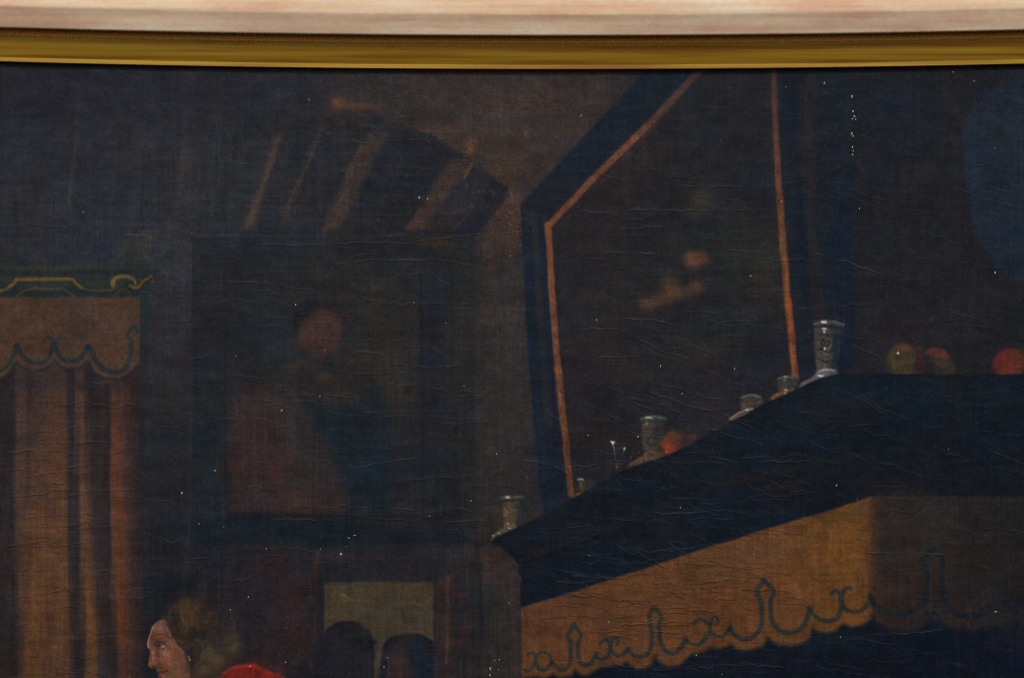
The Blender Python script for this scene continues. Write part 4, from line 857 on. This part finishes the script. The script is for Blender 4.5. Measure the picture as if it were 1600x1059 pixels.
cell = L[:-1, :-1].copy()
for rnd in range(3):
    for lab in [0] + list(LABELS):
        runs, owner, size = islands(cell == lab)
        if len(size) < 2: continue
        big = max(size, key=size.get)
        for (j, a, b), o in zip(runs, owner):
            if o != big:
                nb = cell[j, a - 1] if a > 0 else (cell[j, b] if b < cell.shape[1] else 0)
                if nb == lab: nb = 0
                cell[j, a:b] = nb
cellf = cell.reshape(-1)
rgba = np.ones((H * W, 4), f32); rgba[:, :3] = alb.reshape(-1, 3)
cof = co.reshape(-1, 3)

def build_area(name, faces, parent):
    used, inv = np.unique(faces, return_inverse=True)
    inv = inv.reshape(-1).astype(np.int32); nf = len(faces)
    me = bpy.data.meshes.new(name)
    me.vertices.add(len(used)); me.vertices.foreach_set("co", cof[used].ravel())
    me.loops.add(nf * 4); me.loops.foreach_set("vertex_index", inv)
    me.polygons.add(nf); me.polygons.foreach_set("loop_start", np.arange(0, nf * 4, 4, dtype=np.int32))
    at = me.attributes.new("paint", 'FLOAT_COLOR', 'POINT'); at.data.foreach_set("color", rgba[used].ravel())
    me.update(calc_edges=True)
    me.materials.append(paint)
    return link(bpy.data.objects.new(name, me), parent)

canvas = build_area("canvas", quads[cellf == 0], root)
for lab, (name, text) in LABELS.items():
    sel = quads[cellf == lab]
    if len(sel) == 0: continue
    o = build_area(name, sel, canvas)
    if text: o["label"] = text

# ------------------------------------------------------------------ white flecks: bare ground and dust standing on the paint
fleck_mat, nt, bs = node_mat("chalk_fleck")
nz = nt.nodes.new("ShaderNodeTexNoise"); nz.inputs["Scale"].default_value = 900
rp = nt.nodes.new("ShaderNodeValToRGB"); rp.color_ramp.elements[0].color = (.13, .12, .10, 1); rp.color_ramp.elements[1].color = (.38, .36, .32, 1)
nt.links.new(nz.outputs["Fac"], rp.inputs["Fac"]); nt.links.new(rp.outputs["Color"], bs.inputs["Base Color"]); bs.inputs["Roughness"].default_value = .8
flecks = [(284, 770, 2.2, 3.2), (336, 735, 2, 2), (440, 641, 3, 1.8), (533, 865, 3.4, 3.2), (462, 476, 2.6, 2), (655, 309, 2.4, 3.2), (668, 311, 1.8, 2.4), (483, 156, 1.2, 3.2), (908, 181, 1.4, 3), (1032, 572, 1.2, 3.4), (1148, 576, 2, 2),
          (1066, 615, 1.8, 1.8), (919, 680, 1.6, 1.8), (997, 682, 2.2, 2.2), (932, 500, 2, 2), (1173, 431, 2.2, 2.2), (1221, 315, 1.4, 3), (1343, 326, 1.4, 2.4), (1555, 426, 2.4, 3), (1307, 758, 2.2, 2.2), (1482, 702, 1.4, 1.4), (1063, 793, 1.4, 1.8), (951, 971, 1.8, 1.8), (1178, 865, 1.6, 1.6),
          (1288, 130, 1.8, 3.2), (1489, 113, 1.2, 2.2), (1522, 127, 1.4, 2), (1228, 136, 1, 1.8), (1554, 232, 1, 1.6), (797, 400, 1.2, 2.2), (500, 619, 1.6, 1.8), (507, 547, 1.4, 1.4), (725, 603, 1.4, 1.4), (776, 709, 1.8, 1.8), (736, 782, 1.2, 2.2), (671, 806, 1.4, 1.6), (541, 853, 1, 1.2), (501, 857, 1.4, 1.2), (416, 857, 1.6, 1.6),
          (388, 932, 1.8, 2), (360, 952, 1.6, 1.6), (391, 1040, 2, 2), (446, 1034, 1.6, 2), (600, 1041, 1.8, 2.2), (605, 1027, 1.4, 1.6), (766, 1044, 1.8, 5), (765.5, 1054, 1.6, 4), (773, 1031, 1.4, 1.6), (780, 1030, 1.4, 2), (779, 1046, 1.2, 1.4), (795, 941, 1.2, 1.6), (130, 332, 1.2, 2.4), (152, 99, 1.2, 2.6), (311, 818, 1.6, 1.8), (350, 823, 1.2, 1.4),
          (1331, 151, 2.4, 4), (1333, 174, 2, 3.4), (1335, 182, 2.4, 3), (1332, 186, 2, 2.2), (1337, 187, 1.6, 2.4), (1331, 209, 2.2, 4), (1333, 213, 1.8, 2.2), (1332, 230, 1.6, 3.4), (1333, 236, 1.4, 2.2), (1332, 242, 2, 2.4), (300, 365, 1, 1.6), (369, 556, 1.4, 1.4), (1116, 966, 1.4, 1.4), (1088, 1023, 1.6, 1.8), (1340, 780, 1, 1), (1313, 995, 1, 2.4), (1128, 1053, 1.2, 1.6), (920, 867, 1.2, 1.4), (647, 473, 1.2, 1.2), (697, 505, 1.6, 1.2), (545, 840, 4, 1), (554, 836, 4, 1), (1556, 955, 5, 1.2)]
fl = np.random.default_rng(3)
for i in range(8):
    flecks.append((fl.uniform(-100, 1700), fl.uniform(118, 1200), fl.uniform(.35, .6), fl.uniform(.35, .8)))
vv, ff = [], []
for x, y, a, b in flecks:
    n = 7; k = len(vv); a, b = a * .56, b * .62; rot = fl.uniform(-.6, .6)
    xi = int(np.clip(np.searchsorted(us, x), 0, W - 1)); yi = int(np.clip(np.searchsorted(vs, y), 0, H - 1)); h = HT[yi, xi] * .5
    for ring, (r, dz) in enumerate(((1.0, -.2), (.95, .25), (.5, .5))):
        for i in range(n):
            t = 2 * math.pi * i / n; rr = r * (1 + .2 * math.sin(i * 2.3 + x))
            dx, dy = a * rr * math.cos(t), b * rr * math.sin(t)
            vv.append(((x - 800 + dx * math.cos(rot) - dy * math.sin(rot)) * S, -(h + dz) * S, (529.5 - y - dx * math.sin(rot) - dy * math.cos(rot)) * S))
    for ring in range(2):
        for i in range(n):
            p, q = k + ring * n + i, k + ring * n + (i + 1) % n
            ff.append((p, q, q + n, p + n))
    ff.append(tuple(k + 2 * n + i for i in range(n)))
me = bpy.data.meshes.new("white_flecks"); me.from_pydata(vv, [], ff); me.materials.append(fleck_mat); me.update()
o = link(bpy.data.objects.new("white_flecks", me), root); o["kind"] = "stuff"; o["label"] = "white flecks of dust and bare ground scattered over the paint"

# ------------------------------------------------------------------ frame: limed wood moulding and gilt slip
def wood_material():
    m, nt, bs = node_mat("limed_wood")
    tc = nt.nodes.new("ShaderNodeTexCoord"); L_ = nt.links.new
    def mapped(sc):
        mp = nt.nodes.new("ShaderNodeMapping"); mp.inputs["Scale"].default_value = sc; L_(tc.outputs["Object"], mp.inputs["Vector"]); return mp
    def nzn(sc, detail, rough=.6):
        n = nt.nodes.new("ShaderNodeTexNoise"); n.inputs["Scale"].default_value = 1.0; n.inputs["Detail"].default_value = detail; n.inputs["Roughness"].default_value = rough
        L_(mapped(sc).outputs["Vector"], n.inputs["Vector"]); return n
    broad = nzn((14, 60, 60), 4); streak = nzn((9, 420, 420), 4); fine = nzn((420, 700, 700), 3)
    r1 = nt.nodes.new("ShaderNodeValToRGB"); e = r1.color_ramp.elements
    e[0].position = .36; e[0].color = WOOD[0]; e[1].position = .66; e[1].color = WOOD[2]
    x = e.new(.5); x.color = WOOD[1]
    L_(broad.outputs["Fac"], r1.inputs["Fac"])
    r2 = nt.nodes.new("ShaderNodeValToRGB"); e = r2.color_ramp.elements
    e[0].position = .36; e[0].color = (.80, .74, .70, 1); e[1].position = .62; e[1].color = (1, 1, 1, 1)
    L_(streak.outputs["Fac"], r2.inputs["Fac"])
    mx = nt.nodes.new("ShaderNodeMix"); mx.data_type = 'RGBA'; mx.blend_type = 'MULTIPLY'; mx.inputs[0].default_value = .8
    L_(r1.outputs["Color"], mx.inputs[6]); L_(r2.outputs["Color"], mx.inputs[7])
    r3 = nt.nodes.new("ShaderNodeValToRGB"); e = r3.color_ramp.elements
    e[0].position = .35; e[0].color = (.86, .84, .82, 1); e[1].position = .65; e[1].color = (1.0, 1.0, 1.0, 1)
    L_(fine.outputs["Fac"], r3.inputs["Fac"])
    m2 = nt.nodes.new("ShaderNodeMix"); m2.data_type = 'RGBA'; m2.blend_type = 'MULTIPLY'; m2.inputs[0].default_value = .7
    L_(mx.outputs[2], m2.inputs[6]); L_(r3.outputs["Color"], m2.inputs[7])
    L_(m2.outputs[2], bs.inputs["Base Color"]); bs.inputs["Roughness"].default_value = .7; bs.inputs["Specular IOR Level"].default_value = .3
    bp = nt.nodes.new("ShaderNodeBump"); bp.inputs["Strength"].default_value = .4; bp.inputs["Distance"].default_value = .0004
    L_(streak.outputs["Fac"], bp.inputs["Height"]); L_(bp.outputs["Normal"], bs.inputs["Normal"])
    return m

WOOD = [(.57, .37, .25, 1), (.64, .49, .34, 1), (.66, .575, .44, 1)]
wood = wood_material()
band = wood.copy(); band.name = "limed_wood_grey_shade"  # greyer wood of the lower bevel, its shade darkened into the colour
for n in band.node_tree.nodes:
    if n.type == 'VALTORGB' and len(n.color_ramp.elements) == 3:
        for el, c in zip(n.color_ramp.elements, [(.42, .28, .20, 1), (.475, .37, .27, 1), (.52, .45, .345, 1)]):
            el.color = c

gilt, nt, bs = node_mat("gilt")
tc = nt.nodes.new("ShaderNodeTexCoord"); mp = nt.nodes.new("ShaderNodeMapping"); mp.inputs["Scale"].default_value = (12, 500, 500)
nt.links.new(tc.outputs["Object"], mp.inputs["Vector"])
nz = nt.nodes.new("ShaderNodeTexNoise"); nz.inputs["Scale"].default_value = 1; nz.inputs["Detail"].default_value = 5
nt.links.new(mp.outputs["Vector"], nz.inputs["Vector"])
rp = nt.nodes.new("ShaderNodeValToRGB"); e = rp.color_ramp.elements
e[0].position = .34; e[0].color = (.165, .072, .007, 1); e[1].position = .66; e[1].color = (.275, .165, .018, 1)
e2 = e.new(.48); e2.color = (.230, .130, .010, 1)
nt.links.new(nz.outputs["Fac"], rp.inputs["Fac"])
wear = nt.nodes.new("ShaderNodeTexNoise"); wear.inputs["Scale"].default_value = 1; wear.inputs["Detail"].default_value = 4
mp2 = nt.nodes.new("ShaderNodeMapping"); mp2.inputs["Scale"].default_value = (40, 260, 260); nt.links.new(tc.outputs["Object"], mp2.inputs["Vector"]); nt.links.new(mp2.outputs["Vector"], wear.inputs["Vector"])
wr = nt.nodes.new("ShaderNodeValToRGB"); wr.color_ramp.elements[0].position = .66; wr.color_ramp.elements[0].color = (0, 0, 0, 1); wr.color_ramp.elements[1].position = .76; wr.color_ramp.elements[1].color = (.7, .7, .7, 1)
nt.links.new(wear.outputs["Fac"], wr.inputs["Fac"])
mx = nt.nodes.new("ShaderNodeMix"); mx.data_type = 'RGBA'; mx.inputs[7].default_value = (.11, .032, .008, 1)
nt.links.new(wr.outputs["Color"], mx.inputs[0]); nt.links.new(rp.outputs["Color"], mx.inputs[6]); nt.links.new(mx.outputs[2], bs.inputs["Base Color"])
bs.inputs["Metallic"].default_value = .1; bs.inputs["Roughness"].default_value = .6; bs.inputs["Specular IOR Level"].default_value = .15
bole, nt, bs = node_mat("dark_bole")
nz = nt.nodes.new("ShaderNodeTexNoise"); nz.inputs["Scale"].default_value = 300
rp = nt.nodes.new("ShaderNodeValToRGB"); rp.color_ramp.elements[0].color = (.40, .16, .016, 1); rp.color_ramp.elements[1].color = (.55, .25, .03, 1)
nt.links.new(nz.outputs["Fac"], rp.inputs["Fac"]); nt.links.new(rp.outputs["Color"], bs.inputs["Base Color"]); bs.inputs["Roughness"].default_value = .6

# opening of the slip in canvas units at the canvas plane; v given where the bow is at its crown (u = 870)
U0, U1, V0, V1 = -190.0, 1790.0, 109.0, 1290.0
BOW = 1.59e-5
def ring_corner(depth, off, corner):
    """a point of the moulding at a corner: depth in metres before the canvas, off in units outward from the opening"""
    k = (DIST - depth) / DIST
    return corner

def rail(name, prof, mats, side, seg=72):
    """one mitred length of moulding. prof: (depth m, outward offset in units as seen on the canvas plane, material slot)"""
    top = side in ("top", "bottom"); verts = []; faces = []; fm = []; n = len(prof)
    for s in range(seg + 1):
        t = s / seg
        for d, off, _ in prof:
            d = d * .6 if d > 0 else d
            k = (DIST - d) / DIST
            a0, a1 = (U0 - off, U1 + off) if top else (V0 - off, V1 + off)
            a = a0 + (a1 - a0) * t
            if side == "top": u, v = a, V0 - off
            elif side == "bottom": u, v = a, V1 + off
            elif side == "left": u, v = U0 - off, a
            else: u, v = U1 + off, a
            w = np.clip((V1 - v) / (V1 - V0), 0, 1.2)
            v = v - BOW * (u - 870) ** 2 * w          # barrel distortion of the lens, shaped into the top rail
            verts.append(((u - 800) * S * k, -d, (529.5 - v) * S * k))
    flip = side in ("bottom", "left")
    for s in range(seg):
        for i in range(n - 1):
            q = (s * n + i, s * n + i + 1, (s + 1) * n + i + 1, (s + 1) * n + i)
            faces.append(q[::-1] if flip else q); fm.append(prof[i][2])
    me = bpy.data.meshes.new(name); me.from_pydata(verts, [], faces)
    for m in mats: me.materials.append(m)
    me.polygons.foreach_set("material_index", np.array(fm, np.int32))
    me.polygons.foreach_set("use_smooth", np.ones(len(faces), bool))
    me.update()
    try: me.set_sharp_from_angle(angle=math.radians(28))
    except Exception: pass
    return link(bpy.data.objects.new(name, me), root)

# outward offsets: 0 = sight edge of the slip (v 109), 52 = sight edge of the wood (v 57), 86 = wood arris (v 23)
slip_prof = [(.0006, -.5, 0), (.0040, .0, 0), (.0047, 1.2, 0), (.0047, 3.0, 0), (.0046, 5.0, 0), (.0044, 7.4, 0), (.0047, 9.0, 0), (.0064, 16.0, 0), (.0079, 25.0, 0), (.0088, 33.0, 0), (.0091, 38.0, 0), (.0088, 40.5, 1), (.0080, 41.5, 1), (.0078, 56.0, 1), (.0006, 56.5, 1), (.0006, -.5, 1)]
wood_prof = [(.0020, 55.0, 2), (.0150, 53.6, 2), (.0193, 52.6, 1), (.0205, 54.5, 1), (.0211, 60.0, 1), (.0216, 67.0, 1), (.0223, 75.0, 1), (.0230, 82.0, 1), (.0236, 86.0, 0), (.0239, 90.0, 0), (.0239, 98.0, 0), (.0236, 110.0, 0), (.0228, 125.0, 0), (.0205, 160.0, 0), (.0170, 205.0, 0), (.0130, 238.0, 0), (.0080, 250.0, 0), (-.0080, 252.0, 0), (-.0080, 58.0, 0), (.0020, 54.0, 0)]
def upright(mat):
    m = mat.copy(); m.name = mat.name + "_upright"
    for n in m.node_tree.nodes:
        if n.type == 'MAPPING':
            a, b, c = n.inputs["Scale"].default_value; n.inputs["Scale"].default_value = (c, b, a)
    return m
gilt_up, wood_up, band_up = upright(gilt), upright(wood), upright(band)
for side in ("top", "bottom", "left", "right"):
    up = side in ("left", "right")
    rail("gilt_slip", slip_prof, [gilt_up if up else gilt, bole], side)
    rail("wooden_rail", wood_prof, [wood_up, band_up, bole] if up else [wood, band, bole], side)

# the plain plaster the picture hangs against
plaster, nt, bs = node_mat("grey_plaster")
nz = nt.nodes.new("ShaderNodeTexNoise"); nz.inputs["Scale"].default_value = 6; nz.inputs["Detail"].default_value = 8
rp = nt.nodes.new("ShaderNodeValToRGB"); rp.color_ramp.elements[0].color = (.34, .32, .29, 1); rp.color_ramp.elements[1].color = (.46, .44, .40, 1)
tc = nt.nodes.new("ShaderNodeTexCoord"); nt.links.new(tc.outputs["Object"], nz.inputs["Vector"])
nt.links.new(nz.outputs["Fac"], rp.inputs["Fac"]); nt.links.new(rp.outputs["Color"], bs.inputs["Base Color"]); bs.inputs["Roughness"].default_value = .9
bp = nt.nodes.new("ShaderNodeBump"); bp.inputs["Strength"].default_value = .3; bp.inputs["Distance"].default_value = .004
nt.links.new(nz.outputs["Fac"], bp.inputs["Height"]); nt.links.new(bp.outputs["Normal"], bs.inputs["Normal"])
x, y0, y1, z0, z1 = 2.5, .010, .20, -1.5, 1.6
me = bpy.data.meshes.new("wall")
me.from_pydata([(-x, y0, z0), (x, y0, z0), (x, y0, z1), (-x, y0, z1), (-x, y1, z0), (x, y1, z0), (x, y1, z1), (-x, y1, z1)], [],
               [(0, 1, 2, 3), (5, 4, 7, 6), (4, 0, 3, 7), (1, 5, 6, 2), (3, 2, 6, 7), (4, 5, 1, 0)])
me.materials.append(plaster); me.update()
wall = link(bpy.data.objects.new("wall", me)); wall["kind"] = "structure"; wall["label"] = "plain grey plaster wall behind the framed painting"
